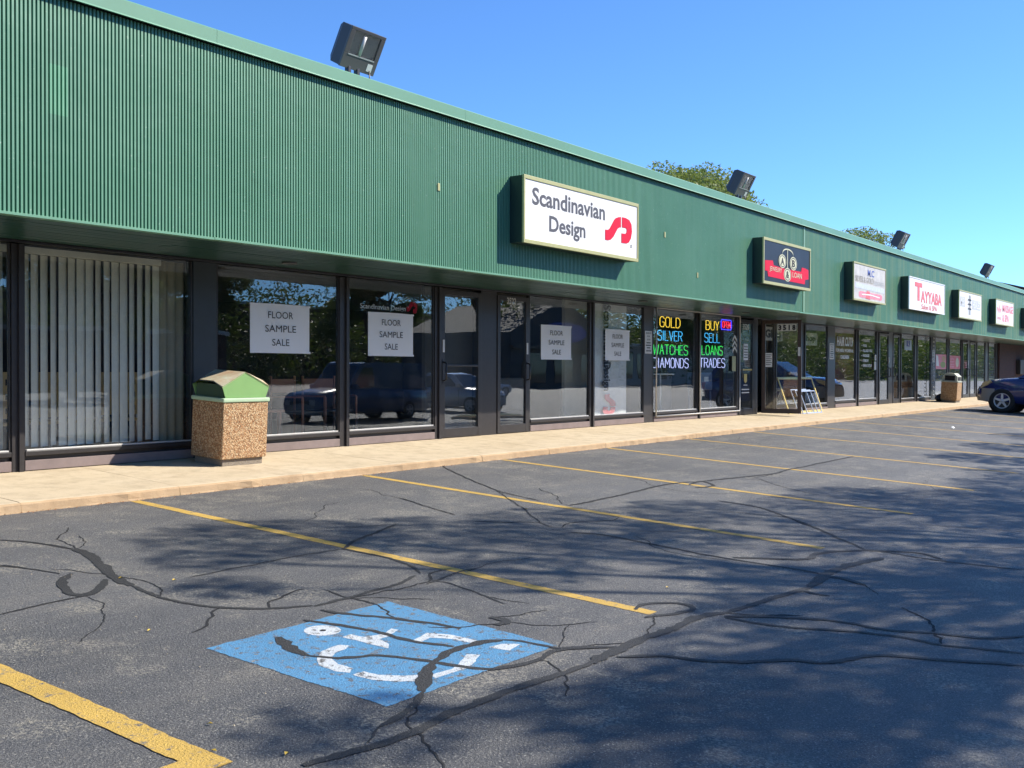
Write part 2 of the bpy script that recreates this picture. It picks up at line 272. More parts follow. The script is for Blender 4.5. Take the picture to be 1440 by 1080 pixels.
def ell(cx, cz, rx, rz, n=20, a0=0, a1=2*math.pi): return [(cx+rx*math.cos(a0+(a1-a0)*i/n), cz+rz*math.sin(a0+(a1-a0)*i/n)) for i in range(n)]
def ring(cx, cz, rx, rz, t, n=24, a0=0, a1=2*math.pi):   # list of quads
    q = []
    for i in range(n):
        a, b = a0+(a1-a0)*i/n, a0+(a1-a0)*(i+1)/n
        q.append([(cx+rx*math.cos(a), cz+rz*math.sin(a)), (cx+rx*math.cos(b), cz+rz*math.sin(b)), (cx+(rx-t)*math.cos(b), cz+(rz-t)*math.sin(b)), (cx+(rx-t)*math.cos(a), cz+(rz-t)*math.sin(a))])
    return q
STRIP = 'the green ribbed shopping strip'
# ================================================================== SETTING
random.seed(3)
mb = MB()
xs = [-90, 0, 60, 220]; ys = [9.0, 6, 3, 0, -4, -20, -80]
vs = [(x, y, lot(y)) for y in ys for x in xs]; n = len(xs)
mb.add(vs, [(j*n+i, j*n+i+1, (j+1)*n+i+1, (j+1)*n+i) for j in range(len(ys)-1) for i in range(n-1)])
lotobj = mb.obj('parking_lot', M['asphalt']); tag(lotobj, None, kind='structure')
mb = MB(); mb.add([(-900, -900, -2.1), (900, -900, -2.1), (900, 900, -2.1), (-900, 900, -2.1)], [(0, 1, 2, 3)])
tag(mb.obj('ground', M['grass']), None, kind='structure')
def sheet(poly, lift, name, m, parent=lotobj):
    mb = MB(); mb.add([(x, y, lot(y)+lift) for x, y in poly], [list(range(len(poly)))]); return mb.obj(name, m, parent, recalc=False)
def ragged(poly, amp, seed=1, step=.02):
    rr = random.Random(seed); out = []
    for i in range(len(poly)):
        a = Vector(poly[i]); b = Vector(poly[(i+1) % len(poly)]); k = max(2, int((b-a).length/step)); nn = Vector((-(b-a).y, (b-a).x)).normalized(); w_ = 0
        for j in range(k): w_ = w_*.7+rr.uniform(-amp, amp); p = a.lerp(b, j/k)+nn*w_; out.append((p.x, p.y))
    return out
def ribbon(pts, wd, lift, name, m, parent=lotobj, jit=0.0, step=.035, taper=True, wv=.22):
    P = [Vector((x, y)) for x, y in pts]; dense = []
    for i in range(len(P)-1):
        p0 = P[max(i-1, 0)]; p1 = P[i]; p2 = P[i+1]; p3 = P[min(i+2, len(P)-1)]; k = max(2, int((p2-p1).length/step))
        for j in range(k):
            t = j/k; dense.append(.5*((2*p1)+(p2-p0)*t+(2*p0-5*p1+4*p2-p3)*t*t+(3*p1-p0-3*p2+p3)*t**3))
    dense.append(P[-1]); L = []; Rr = []; wob = 0
    for i, p in enumerate(dense):
        d = (dense[min(i+1, len(dense)-1)]-dense[max(i-1, 0)]); d = d.normalized() if d.length > 1e-6 else Vector((1, 0)); nrm = Vector((-d.y, d.x))
        wob = wob*.86+R.uniform(-jit, jit)*1.5+(R.uniform(-1, 1)*jit*2.2 if R.random() < .12 else 0); e = min(1, (i+1)/4, (len(dense)-i)/4) if taper else 1
        ww = wd*.5*(1+R.uniform(-wv, wv)*(1 if jit else 0))*(.3+.7*e)
        c = p+nrm*wob; L.append(c+nrm*ww*(1+R.uniform(-wv, wv)*(1 if jit else 0))); Rr.append(c-nrm*ww)
    vs = [(q.x, q.y, lot(q.y)+lift) for q in L]+[(q.x, q.y, lot(q.y)+lift) for q in Rr]; k = len(L)
    mb = MB(); mb.add(vs, [(i, i+k, i+1+k, i+1) for i in range(k-1)]); return mb.obj(name, m, parent, recalc=False)
# painted stall lines
for i, x in enumerate([5.47, 8.31, 10.86, 13.47, 16.15]+[18.80+2.68*k for k in range(15)]):
    ribbon([(x, 8.06), (x, 2.96)], .098, .002, 'parking_line', M['yellow'], step=.05, taper=False, jit=.0009, wv=.05)
ribbon([(2.40, 8.03), (2.40, 3.04)], .125, .004, 'parking_line', M['yellow'], step=.05, taper=False, jit=.0009, wv=.05)
ribbon([(2.462, 3.11), (1.15, 3.11)], .14, .0055, 'parking_line', M['yellow'], step=.05, taper=False, jit=.0009, wv=.05)
ribbon([(-.28, 8.03), (-.28, 3.0)], .11, .004, 'parking_line', M['yellow'], step=.05, taper=False, jit=.0009, wv=.05)
sq = sheet(ragged([(3.245, 4.205), (3.26, 3.027), (4.517, 3.006), (4.54, 4.212)], .004), .002, 'blue_square', M['blue'])
SYM = [[[3.841,3.878],[3.909,3.883],[3.921,3.799],[4.025,3.769],[4.135,3.81],[4.142,3.766],[4.003,3.718],[3.944,3.719],[3.921,3.623],[3.863,3.579],[3.856,3.64],[3.851,3.755]],[[4.035,3.58],[4.21,3.624],[4.278,3.505],[4.291,3.305],[4.242,3.29],[4.211,3.469],[4.153,3.556],[4.035,3.531]],[[4.239,3.237],[4.334,3.226],[4.395,3.152],[4.266,3.122]],[[3.762,3.747],[3.737,3.792],[3.597,3.778],[3.489,3.694],[3.439,3.622],[3.435,3.495],[3.463,3.449],[3.518,3.482],[3.515,3.576],[3.552,3.662],[3.63,3.713],[3.718,3.723]],[[3.452,3.42],[3.523,3.417],[3.534,3.336],[3.607,3.243],[3.662,3.205],[3.598,3.139],[3.518,3.215],[3.464,3.305]],[[3.699,3.167],[3.845,3.149],[4.068,3.24],[4.106,3.189],[4.008,3.139],[3.893,3.101],[3.681,3.116]]]
for p in SYM: sheet(ragged(p, .003, len(p)), .0031, 'wheelchair_symbol', M['white_paint'], sq)
hd = [(3.852+.098*math.cos(a*.3142), 4.035+.094*math.sin(a*.3142)) for a in range(20)]
sheet(hd, .0031, 'symbol_head', M['white_paint'], sq)
sheet([(3.852+.018*math.cos(a), 4.03+.018*math.sin(a)) for a in (0, 1.1, 2.4, 3.5, 4.9)], .005, 'worn_spot', M['seal'], sq)
CR = [[0.05,[[3.811,7.198],[3.927,7.034],[3.992,6.786],[4.028,6.629]]],[0.1,[[4.028,6.629],[3.998,6.412],[3.874,6.092],[3.774,5.784],[3.707,5.5]]],[0.05,[[3.707,5.5],[3.667,5.168],[3.7,4.92],[3.764,4.753],[3.94,4.543],[4.162,4.438]]],[0.05,[[4.162,4.438],[4.38,4.43],[4.623,4.435],[4.895,4.452],[5.152,4.53]]],[0.02,[[5.129,4.418],[5.16,4.208],[5.062,3.905],[4.993,3.692]]],[0.08,[[3.622,5.999],[3.473,5.86],[3.358,5.614],[3.385,5.478],[3.507,5.544],[3.692,5.733]]],[0.03,[[3.434,6.485],[3.508,6.285],[3.576,6.041]]],[0.03,[[2.865,5.413],[3.129,5.462],[3.385,5.478]]],[0.02,[[4.078,5.457],[4.433,5.454],[4.882,5.486],[5.389,5.452]]],[0.05,[[5.389,5.452],[5.688,5.604],[6.057,5.735],[6.415,5.835]]],[0.04,[[5.389,5.452],[5.409,5.053],[5.337,4.756],[5.224,4.575]]],[0.03,[[5.027,4.331],[5.406,4.409],[5.607,4.399]]],[0.06,[[4.128,4.337],[4.155,4.228],[4.203,4.099],[4.296,3.927],[4.368,3.699],[4.404,3.548]]],[0.06,[[3.921,4.251],[3.993,4.063],[4.026,3.842],[4.038,3.612],[4.11,3.366]]],[0.09,[[3.611,4.105],[3.547,3.928],[3.502,3.777]]],[0.055,[[3.502,3.777],[3.576,3.638],[3.743,3.534],[3.827,3.385],[3.871,3.277],[3.941,3.052],[4.092,2.96],[4.264,2.945],[4.455,2.953],[4.584,2.845]]],[0.08,[[3.871,3.277],[4.054,3.32],[4.272,3.309],[4.387,3.266]]],[0.05,[[4.387,3.266],[4.429,3.167],[4.476,2.967]]],[0.1,[[3.844,3.273],[3.723,3.213],[3.507,3.04]]],[0.06,[[3.507,3.04],[3.35,2.947],[3.221,2.912],[3.076,2.904]]],[0.02,[[3.076,2.904],[2.914,2.818]]],[0.07,[[2.611,2.831],[2.758,2.806],[2.878,2.775],[3.144,2.765],[3.343,2.783],[3.487,2.777],[3.734,2.779],[3.986,2.768],[4.388,2.723]]],[0.09,[[4.386,2.721],[4.673,2.729],[5.132,2.727],[5.598,2.72],[5.8,2.656]]],[0.07,[[5.8,2.656],[6.127,2.616],[6.481,2.574],[6.885,2.536]]],[0.11,[[6.885,2.536],[7.293,2.583],[7.735,2.58],[8.285,2.487]]],[0.06,[[5.461,3.068],[5.629,3.089],[5.793,2.934],[5.732,2.832],[5.561,2.862],[5.35,2.959]]],[0.1,[[4.706,3.579],[4.699,3.464],[4.595,3.446]]],[0.045,[[7.249,4.708],[7.379,4.424],[7.349,4.029],[7.304,3.594],[7.314,3.288],[7.323,2.994],[7.332,2.713],[7.285,2.558]]],[0.05,[[9.962,4.656],[9.926,4.195],[9.535,3.714],[9.162,3.306],[8.804,2.959],[8.53,2.686]]],[0.045,[[8.53,2.686],[8.538,2.439],[8.562,2.11],[8.696,1.551]]],[0.07,[[7.369,3.313],[7.739,2.913],[8.104,2.897],[8.489,2.673],[8.734,2.347],[8.629,2.127]]],[0.08,[[7.249,2.591],[7.305,2.475],[7.224,2.273]]],[0.08,[[6.763,2.544],[6.706,2.459],[6.725,2.35]]],[0.06,[[5.721,2.629],[5.891,2.446],[6.035,2.231],[6.127,2.0],[6.126,1.818],[6.265,1.592],[6.381,1.364],[6.623,1.178]]],[0.05,[[5.687,2.614],[5.708,2.408],[5.815,2.168],[5.953,1.943],[6.037,1.687],[6.064,1.491],[6.208,1.103]]],[0.06,[[4.565,2.679],[4.748,2.509],[4.816,2.367],[4.957,2.174],[5.171,2.009],[5.277,1.85],[5.586,1.689],[5.772,1.387],[5.97,1.06]]],[0.06,[[4.473,2.963],[4.61,2.861],[4.72,2.769]]],[0.06,[[8.425,5.474],[9.352,5.496],[10.548,5.585],[11.123,5.479]]],[0.06,[[10.806,5.401],[11.191,5.431],[10.993,5.178],[10.629,5.235]]],[0.06,[[11.123,5.479],[12.71,5.205],[13.459,5.247],[16.055,5.259]]],[0.03,[[10.378,8.945],[9.334,7.616],[8.635,6.48],[8.418,5.799]]],[0.03,[[7.462,6.788],[7.304,6.295],[7.131,5.818]]],[0.02,[[8.635,6.48],[7.442,5.125],[7.39,4.871]]],[0.02,[[12.133,5.191],[11.48,4.4],[11.349,3.869],[11.428,3.51]]]]
for i, (wd, pts) in enumerate(CR): ribbon(pts, wd*(.7 if wd > .06 else .62), .0032+i*.00004, 'crack_sealant', M['seal'], jit=.004 if wd > .025 else .006)
RB = random.Random(31)
for i in range(32):           # thin side cracks that leave the sealed ones
    wd, pts = CR[RB.randrange(len(CR))]; x, y = pts[RB.randrange(len(pts))]; a = RB.uniform(0, 6.28); q = [(x, y)]
    for k in range(RB.randint(3, 9)):
        a += RB.uniform(-.45, .45); st = RB.uniform(.05, .18); x += st*math.cos(a); y = min(7.95, y+st*math.sin(a)); q.append((x, y))
    ribbon(q, RB.choice((.007, .010, .016)), .0023+i*.00001, 'hairline_crack', M['crack'], jit=.006, step=.025)
# fine unsealed cracks
for i in range(26):
    x = R.uniform(2, 26); y = R.uniform(1.5, 7.6); a = R.uniform(0, 6.28); pts = [(x, y)]
    for k in range(R.randint(3, 8)):
        a += R.uniform(-.6, .6); x += .22*math.cos(a); y = min(7.9, y+.22*math.sin(a)); pts.append((x, y))
    ribbon(pts, .009, .0015+i*.00001, 'hairline_crack', M['crack'], jit=.008)
# sidewalk slabs with monolithic kerb
sw = thing('sidewalk', None, None); tag(sw, None, kind='structure'); del_keys = [k for k in ('label', 'category') if k in sw]
x = -12.04; rs = random.Random(5)
while x < 62:
    x1 = x+1.5; mb = MB(); K = 11; rows = []
    for k in range(K+1):
        xx = x+.0035+(x1-x-.007)*k/K; j = rs.uniform(-.006, .006)-(.018 if rs.random() < .07 else 0); zt = rs.uniform(-.0015, .0015)
        prof = [(9.9, -1.4), (9.9, walk(9.9)), (9.0, walk(9.0)), (8.15, walk(8.15)+zt), (8.118+j, walk(8.118)-.004+zt), (8.100+j, walk(8.1)-.018), (8.094+j*.6, lot(8.09)+.015), (8.083+rs.uniform(-.010, .008), lot(8.08)-.03), (8.09, -1.4)]
        rows.append([(xx, y, z) for y, z in prof])
    m_ = len(rows[0]); mb.v = [p for r in rows for p in r]
    for k in range(K):
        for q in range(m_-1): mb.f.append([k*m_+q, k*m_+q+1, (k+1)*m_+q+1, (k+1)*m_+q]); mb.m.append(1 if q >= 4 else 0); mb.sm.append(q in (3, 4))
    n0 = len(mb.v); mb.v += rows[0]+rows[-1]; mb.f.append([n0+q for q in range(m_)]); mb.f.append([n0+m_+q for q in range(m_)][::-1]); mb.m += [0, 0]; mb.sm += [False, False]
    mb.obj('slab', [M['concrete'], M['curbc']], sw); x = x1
# control joints: shallow gap is real, darker soil shows through from below
mb = MB(); mb.box(-12, 62, 8.13, 9.88, -1.4, -1.13); mb.obj('joint_soil', M['seal'], sw)
# crumbs and dry leaves gathered at the kerb foot
mb = MB()
for i in range(1500):
    x = R.triangular(-1, 40, 4); y = 8.075-abs(R.gauss(0, .035)); s = R.uniform(.004, .016); a = R.uniform(0, 6.28); z = lot(y)+.006
    mb.add([(x+s*math.cos(a+q), y+s*.7*math.sin(a+q), z+R.uniform(0, .008)) for q in (0, 2, 4.2)], [(0, 1, 2)])
tag(mb.obj('dry_leaf_litter', M['earth'], recalc=False), 'rusty brown crumbs and dry leaf bits gathered along the foot of the kerb', 'leaf litter', kind='stuff')
mb = MB()
for i in range(2200):
    x = R.uniform(2, 20); y = R.uniform(0, 8); s = R.uniform(.002, .005); a = R.uniform(0, 6.28); z = lot(y)
    mb.add([(x+s*math.cos(a+q), y+s*math.sin(a+q), z+.003) for q in (0, 2, 4)]+[(x, y, z+.003+s)], [(0, 1, 3), (1, 2, 3), (2, 0, 3)])
tag(mb.obj('loose_grit', M['concrete'], recalc=False), 'loose pale grit scattered over the worn asphalt of the parking lot', 'grit', kind='stuff')

# ================================================================== BUILDING
bld = thing('shopping_strip', 'long single storey shopping strip with green ribbed metal fascia and dark framed shop windows', 'building', (5, 9.7, -1.0))
D = 9.7
ZB, ZT = -.79, 1.19
mb = MB()
mb.box(-8, 58, 8.215, 8.30, 1.26, 3.09, 0)
mb.obj('fascia_backing', M['darkframe'], bld)
XP = 10.15-3.75*5
PITCH_R = 3.75/105
k = 0; x = XP
while x < 57:
    mb = MB(); y0, y1 = 8.176, 8.206; zb = 1.245+R.uniform(-.004, .004); zt = 3.062; X1 = x+3.75; q = x
    for i in range(105):
        a = x+i*PITCH_R; b = a+.0203; c = a+PITCH_R
        if i == 104: c -= .004
        vs = [(a, y1, 0), (a+.002, y0, 0), (b, y0, 0), (b+.002, y1, 0), (c, y1, 0)]
        vv = [(p[0], p[1], zb) for p in vs]+[(p[0], p[1], zt) for p in vs]
        mb.add(vv, [(j, j+1, j+6, j+5) for j in range(4)])
    mb.obj('fascia_panel', M['green'], bld, recalc=False)
    mb = MB(); dz = R.uniform(-.004, .004); yy = 8.158+R.uniform(-.004, .004)      # bottom lip
    mb.prism([(yy, 1.232+dz), (yy, 1.252+dz), (8.176, 1.256+dz), (8.176, 1.243+dz), (8.24, 1.236+dz), (8.24, 1.228+dz)], x+.002, X1-.003, 'x')
    mb.obj('fascia_bottom_trim', M['coping'], bld)
    mb = MB()
    mb.prism([(8.118, 3.066), (8.130, 3.082), (8.126, 3.198), (8.14, 3.212), (8.52, 3.235), (8.52, 3.10), (8.306, 3.10), (8.306, 3.094), (8.20, 3.094), (8.148, 3.076), (8.13, 3.064)], x+.0015, X1-.0015, 'x')
    mb.obj('coping', M['coping'], bld)
    # soffit: linear boards with open reveals
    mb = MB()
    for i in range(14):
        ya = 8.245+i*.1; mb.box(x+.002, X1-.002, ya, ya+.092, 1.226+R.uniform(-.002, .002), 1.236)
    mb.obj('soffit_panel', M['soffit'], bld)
    x = X1; k += 1
mb = MB(); mb.box(-8, 58, 8.242, 9.66, 1.24, 1.27); mb.obj('soffit_void', M['darkframe'], bld)
mb = MB(); mb.box(-8, 58, 8.53, 22, 2.95, 3.08); mb.obj('roof', M['roofm'], bld)
mb = MB(); mb.box(-8, 58, 21.8, 22, -1.3, 2.94); mb.box(-8.2, -8, 8.3, 22, -1.3, 3.05); mb.box(58, 58.2, 8.3, 22, -1.3, 3.05); mb.obj('wall', M['brick'], bld)
mb = MB(); mb.box(48.22, 57.99, 9.62, 9.8, -1.3, 1.222); mb.obj('brick_wall', M['brick'], bld)
mb = MB(); mb.box(-7.99, 48.2, 9.80, 21.7, -1.05, -.985); mb.obj('interior_floor', M['int_floor'], bld)
mb = MB(); mb.box(-7.99, 48.2, 9.79, 21.7, 1.275, 1.35); mb.obj('interior_ceiling', M['int_ceil'], bld)
mb = MB(); mb.box(-7.9, 48.2, 16, 16.1, -.98, 1.27); mb.obj('interior_back_wall', M['int_dark'], bld)
for x, m_ in ((17.72, 'int_dark'), (22.78, 'int_dark'), (27.8, 'int_mid'), (33.1, 'int_dark'), (37.95, 'int_dark'), (43.15, 'int_mid')):
    mb = MB(); mb.box(x, x+.08, 9.8, 15.98, -.98, 1.27); mb.obj('partition_wall', M[m_], bld)
for x0, x1, y, m_ in ((15.62, 17.70, 10.25, 'int_cream'), (11.5, 12.6, 9.95, 'int_mid'), (23.9, 27.7, 12.2, 'int_mid'), (28.0, 32.9, 10.6, 'redwood'), (38.2, 42, 10.1, 'int_cream'), (44.2, 48.1, 10.1, 'int_mid'), (18.4, 21.6, 12.5, 'int_mid')):
    mb = MB(); mb.box(x0, x1, y, y+.06, -.98, 1.27); mb.obj('interior_screen_wall', M[m_], bld)
# shop front
fr = M['frame']; dfm = M['darkframe']
def mull(x0, x1, name='mullion'):
    mb = MB(); mb.bev(x0, x1, 9.7, 9.748, -.985, ZT, .004); mb.obj(name, fr, bld)
    mb = MB(); xc = x1-.055
    if x1-x0 > .1: mb.bev(xc, x1-.005, 9.675, 9.699, -1.0, ZT, .003); mb.obj('mullion_cap', fr, bld)
def window(x0, x1, glass='glass', zb=ZB):
    f = MB(); f.bev(x0, x1, 9.685, 9.795, zb-.045, zb, .005); f.box(x0, x1, 9.735, 9.795, zb-.085, zb-.047); f.box(x0, x0+.012, 9.712, 9.745, zb+.001, ZT); f.box(x1-.012, x1, 9.712, 9.745, zb+.001, ZT)
    wo = f.obj('window', fr, bld)
    p = MB(); p.box(x0+.013, x1-.013, 9.732, 9.738, zb+.001, ZT-.001); p.obj('pane', M[glass], wo)
    s = MB(); s.bev(x0+.02, x1-.02, 9.7, 9.755, zb+.002, zb+.018, .003); s.obj('window_bead', M['alu'], wo)
    kx = MB(); kx.bev(x0, x1, 9.69, 9.795, -.975+.002, zb-.088, .003); kx.obj('kick_panel', M['kick'], wo)
    return wo
def door(x0, x1, glass='glass', hinge='l', mid=False, m='frame'):
    f = MB(); s = .075
    f.bev(x0, x0+s, 9.69, 9.735, -.97, 1.16, .004); f.bev(x1-s, x1, 9.69, 9.735, -.97, 1.16, .004)
    f.bev(x0+s+.0005, x1-s-.0005, 9.691, 9.735, 1.09, 1.16, .004); f.bev(x0+s+.0005, x1-s-.0005, 9.691, 9.735, -.97, -.84, .004)
    if mid: f.bev(x0+s+.0005, x1-s-.0005, 9.691, 9.735, .055, .085, .004)
    d = f.obj('door', M[m], bld)
    p = MB(); p.box(x0+s+.001, x1-s-.001, 9.713, 9.719, -.839, 1.089); p.obj('pane', M[glass], d)
    hx = x1-.04 if hinge == 'l' else x0+.04
    h = MB(); h.tube([(hx, 9.69, .12), (hx, 9.635, .10), (hx, 9.635, -.13), (hx, 9.69, -.15)], .014, 8); h.box(hx-.03, hx+.03, 9.683, 9.689, -.2, .16); h.obj('handle', dfm, d)
    t = MB(); t.box(hx-.02, hx+.02, 9.682, 9.688, .26, .44); t.obj('door_notice', M['label'], d)
    return d
window(-5.6, -2.05); mull(-2.04, -1.86); window(-1.85, 1.65); mull(1.66, 1.84); window(1.85, 5.245); mull(5.255, 5.37); window(5.38, 7.31)
mb = MB(); mb.bev(7.32, 7.635, 9.703, 9.835, -.98, 1.20, .004); mb.obj('pillar', M['pillar'], bld)
window(7.645, 9.55); mull(9.555, 9.71); window(9.715, 11.42); mull(11.43, 11.555)
door(11.565, 12.49, hinge='r', mid=True); mb = MB(); mb.bev(12.50, 12.89, 9.703, 9.835, -.98, 1.20, .004); mb.obj('pillar', fr, bld)
door(12.90, 13.72, hinge='l'); mull(13.73, 13.775); window(13.78, 15.57); mull(15.575, 15.71); window(15.715, 17.5)
mb = MB(); mb.bev(17.505, 17.885, 9.703, 9.835, -.98, 1.20, .004); mb.obj('pillar', fr, bld)
window(17.89, 19.75); mull(19.755, 19.88); window(19.885, 21.70); mull(21.71, 21.80)
door(21.81, 22.62, hinge='r', m='darkframe'); mb = MB(); mb.bev(22.63, 22.855, 9.703, 9.835, -.98, 1.20, .004); mb.obj('pillar', fr, bld)
mull(23.82, 23.95); window(23.955, 25.55); mull(25.56, 25.83); window(25.84, 27.48, zb=-.84)
mb = MB(); mb.bev(27.49, 28.07, 9.703, 9.835, -.98, 1.20, .004); mb.obj('pillar', fr, bld)
window(28.08, 29.78); mull(29.79, 29.99); window(30.0, 31.66); mull(31.67, 31.9); door(31.91, 32.88, hinge='l', m='darkframe')
mb = MB(); mb.bev(32.89, 33.30, 9.703, 9.835, -.98, 1.20, .004); mb.obj('pillar', fr, bld)
door(33.31, 34.0, hinge='r', m='darkframe'); mull(34.01, 34.15); window(34.16, 35.72, zb=-.86); mull(35.73, 36.0); window(36.01, 37.7, zb=-.86)
mb = MB(); mb.bev(37.71, 38.3, 9.703, 9.835, -.98, 1.20, .004); mb.obj('pillar', M['pillar'], bld)
window(38.31, 39.9, glass='glass_film'); mull(39.91, 40.15); window(40.16, 41.95, glass='glass_film'); mull(41.96, 42.14); door(42.15, 43.0, hinge='l', m='darkframe')
mb = MB(); mb.bev(43.01, 43.3, 9.703, 9.835, -.98, 1.20, .004); mb.obj('pillar', fr, bld)
door(43.31, 44.2, hinge='l', m='darkframe', glass='glass_film'); mull(44.21, 44.45); window(44.46, 45.95, glass='glass_film', zb=-.92); mull(45.96, 46.5); window(46.51, 47.95, glass='glass_film', zb=-.92); mull(47.96, 48.21)
mb = MB(); mb.bev(-7.95, 48.2, 9.665, 9.815, 1.2005, 1.2245, .003); mb.obj('window_header', dfm, bld)
mb = MB(); mb.box(-7.95, -5.61, 9.675, 9.815, -.98, 1.2); mb.obj('pillar', fr, bld)
# open brown door of the glass shop, swung out over the walk
H = Vector((22.90, 9.62)); E_ = Vector((23.06, 8.74)); dv = (E_-H); ang = math.atan2(dv.y, dv.x); LN = dv.length
Md = Matrix.Translation((H.x, H.y, 0)) @ Matrix.Rotation(ang, 4, 'Z')
mb = MB()
for a in ((0, .085, -.022, .022, -.955, 1.17), (LN-.085, LN, -.022, .022, -.955, 1.17), (.0855, LN-.0855, -.021, .021, 1.09, 1.17), (.0855, LN-.0855, -.021, .021, -.955, -.85)): mb.bev(*a, .004, 0, Md)
dd = mb.obj('open_door', M['door_brown'], bld)
mb = MB(); mb.box(.086, LN-.086, -.003, .003, -.849, 1.089, 0, Md); mb.obj('pane', M['glass'], dd)
mb = MB(); mb.tube([Md @ Vector(p) for p in ((LN-.05, .02, .16), (LN-.05, .07, .13), (LN-.05, .07, -.02), (LN-.05, .02, -.05))], .012); mb.obj('handle', dfm, dd)
def on_door(xa, xb, za, zb_, m, nm, s=None, off=-.026):
    if s is None:
        mb = MB(); mb.box(xa, xb, off, off+.003, za, zb_, 0, Md); return mb.obj(nm, m, dd)
    vs, fs = textmesh(s, .05); ax, bx = min(v.x for v in vs), max(v.x for v in vs); ay, by = min(v.y for v in vs), max(v.y for v in vs)
    mb = MB(); mb.add([Md @ Vector((xa+(xb-xa)*(v.x-ax)/(bx-ax), off, za+(zb_-za)*(v.y-ay)/(by-ay))) for v in vs], fs); return mb.obj(nm, m, dd, recalc=False)
# camera sees the face turned to -x : local +y side of the leaf is towards +x, so decals sit on local -y
for i, ch in enumerate('3518'):
    xa = .36+.105*i; on_door(xa, xa+.102, .92, 1.07, M['label'], 'number_plate'); on_door(xa+(.036 if ch == '1' else .014), xa+(.066 if ch == '1' else .088), .935, 1.055, M['ink'], 'number', ch, off=-.030)
on_door(.09, .24, .10, .42, M['paper'], 'door_notice'); on_door(LN-.075, LN-.02, .35, .55, M['label'], 'door_notice')
for i in range(6): on_door(.10, .23-.02*(i % 2), .37-.045*i, .385-.045*i, M['ink'], 'notice_print', off=-.029)
# soffit light
mb = MB(); mb.tube([(8.18, 9.11, 1.225), (8.18, 9.11, 1.205)], .085, 20, smooth=False); mb.obj('soffit_light', M['lampface'], bld)
mb = MB(); mb.tube([(16.2, 9.0, 1.225), (16.2, 9.0, 1.21)], .085, 20, smooth=False); mb.obj('soffit_light', M['lampface'], bld)
mb = MB(); mb.tube([(20.6, 9.0, 1.225), (20.6, 9.0, 1.21)], .085, 20, smooth=False); mb.obj('soffit_light', M['lampface'], bld)
# little yellowed tabs left on the fascia
for px, py in ((617, 263), (935, 330), (981, 387)):
    p = on(px, py, 8.17); mb = MB(); mb.bev(p.x-.02, p.x+.02, 8.165, 8.176, p.z-.045, p.z+.045, .003); mb.obj('fascia_tab', M['signtrim'], bld)
# downpipe style seam covers near the far bays
mb = MB(); mb.bev(21.62, 21.70, 8.166, 8.177, 1.26, 3.05, .002); mb.obj('seam_cover', M['green'], bld)
# shop door numbers painted on the glass
text('3522', 13.13, 13.37, 1.03, 1.135, 9.685, M['label'], bld, .03, 'door_number')
text('3520', 21.98, 22.32, .93, 1.06, 9.685, M['label'], bld, .02, 'door_number')

# ------------------------------------------------------------------ sign boxes
def signbox(x0, x1, z0, z1, face, trim, label, tw=.04):
    t = thing('sign_box', label, 'shop sign', ((x0+x1)/2, 8.17, z0))
    mb = MB(); mb.bev(x0+.006, x1-.006, 7.962, 8.176, z0+.006, z1-.006, .006); mb.obj('housing', M['boxgreen'], t)
    mb = MB(); y0, y1 = 7.942, 7.975
    mb.bev(x0, x1, y0, y1, z1-tw, z1, .004); mb.bev(x0, x1, y0, y1, z0, z0+tw, .004); mb.bev(x0, x0+tw*.7, y0+.001, y1, z0+tw+.0005, z1-tw-.0005, .003); mb.bev(x1-tw*.7, x1, y0+.001, y1, z0+tw+.0005, z1-tw-.0005, .003)
    mb.obj('trim', M[trim], t)
    mb = MB(); mb.box(x0+tw*.7+.001, x1-tw*.7-.001, 7.953, 7.958, z0+tw+.001, z1-tw-.001); mb.obj('face', M[face], t)
    return t
YF = 7.9515
s1 = signbox(11.13, 14.15, 1.665, 2.55, 'signwhite', 'signtrim', 'large white lightbox lettered in grey with a red emblem, above the twin glass doors', .05)
text('Scandinavian', 11.33, 13.17, 2.183, 2.415, YF-.001, M['signgrey'], s1, .022); text('Design', 11.73, 12.64, 1.805, 2.085, YF-.001, M['signgrey'], s1, .022)
def c4(l): return [(lambda p: (p.x, p.z))(on(700+a/6.355, 230+b/6.355, 7.95)) for a, b in l]
flatpoly([c4([(960, 590), (985, 592), (1000, 580), (1040, 503), (1055, 487), (1080, 479), (1101, 478), (1101, 571), (1087, 571), (1070, 585), (1033, 655), (1010, 680), (985, 686), (960, 681)]),
 c4([(1111, 479), (1140, 485), (1175, 505), (1195, 545), (1200, 610), (1190, 670), (1172, 705), (1150, 715), (1105, 709), (1105, 623), (1140, 628), (1150, 615), (1152, 590), (1143, 576), (1111, 571)])], YF-.003, M['red'], s1, 'emblem')
flatpoly(ring(13.935, 1.885, .022, .026, .006, 14), YF-.003, M['signgrey'], s1, 'registered_mark')
s2 = signbox(18.97, 21.45, 1.675, 2.56, 'signblack', 'signtrim', 'black lightbox with three hanging pawn discs over a red ribbon', .055)
yy = YF-.003
def c5(l): return [(lambda p: (p.x, p.z))(on(1040+a/9.82, 320+b/9.82, 7.95)) for a, b in l]
flatpoly([c5([(352, 448), (400, 452), (460, 455), (470, 520), (620, 570), (850, 612), (860, 552), (905, 565), (950, 590), (950, 718), (905, 722), (900, 785), (700, 745), (620, 722), (395, 672), (385, 598), (352, 590)])], yy, M['red'], s2, 'red_ribbon')
yy -= .003
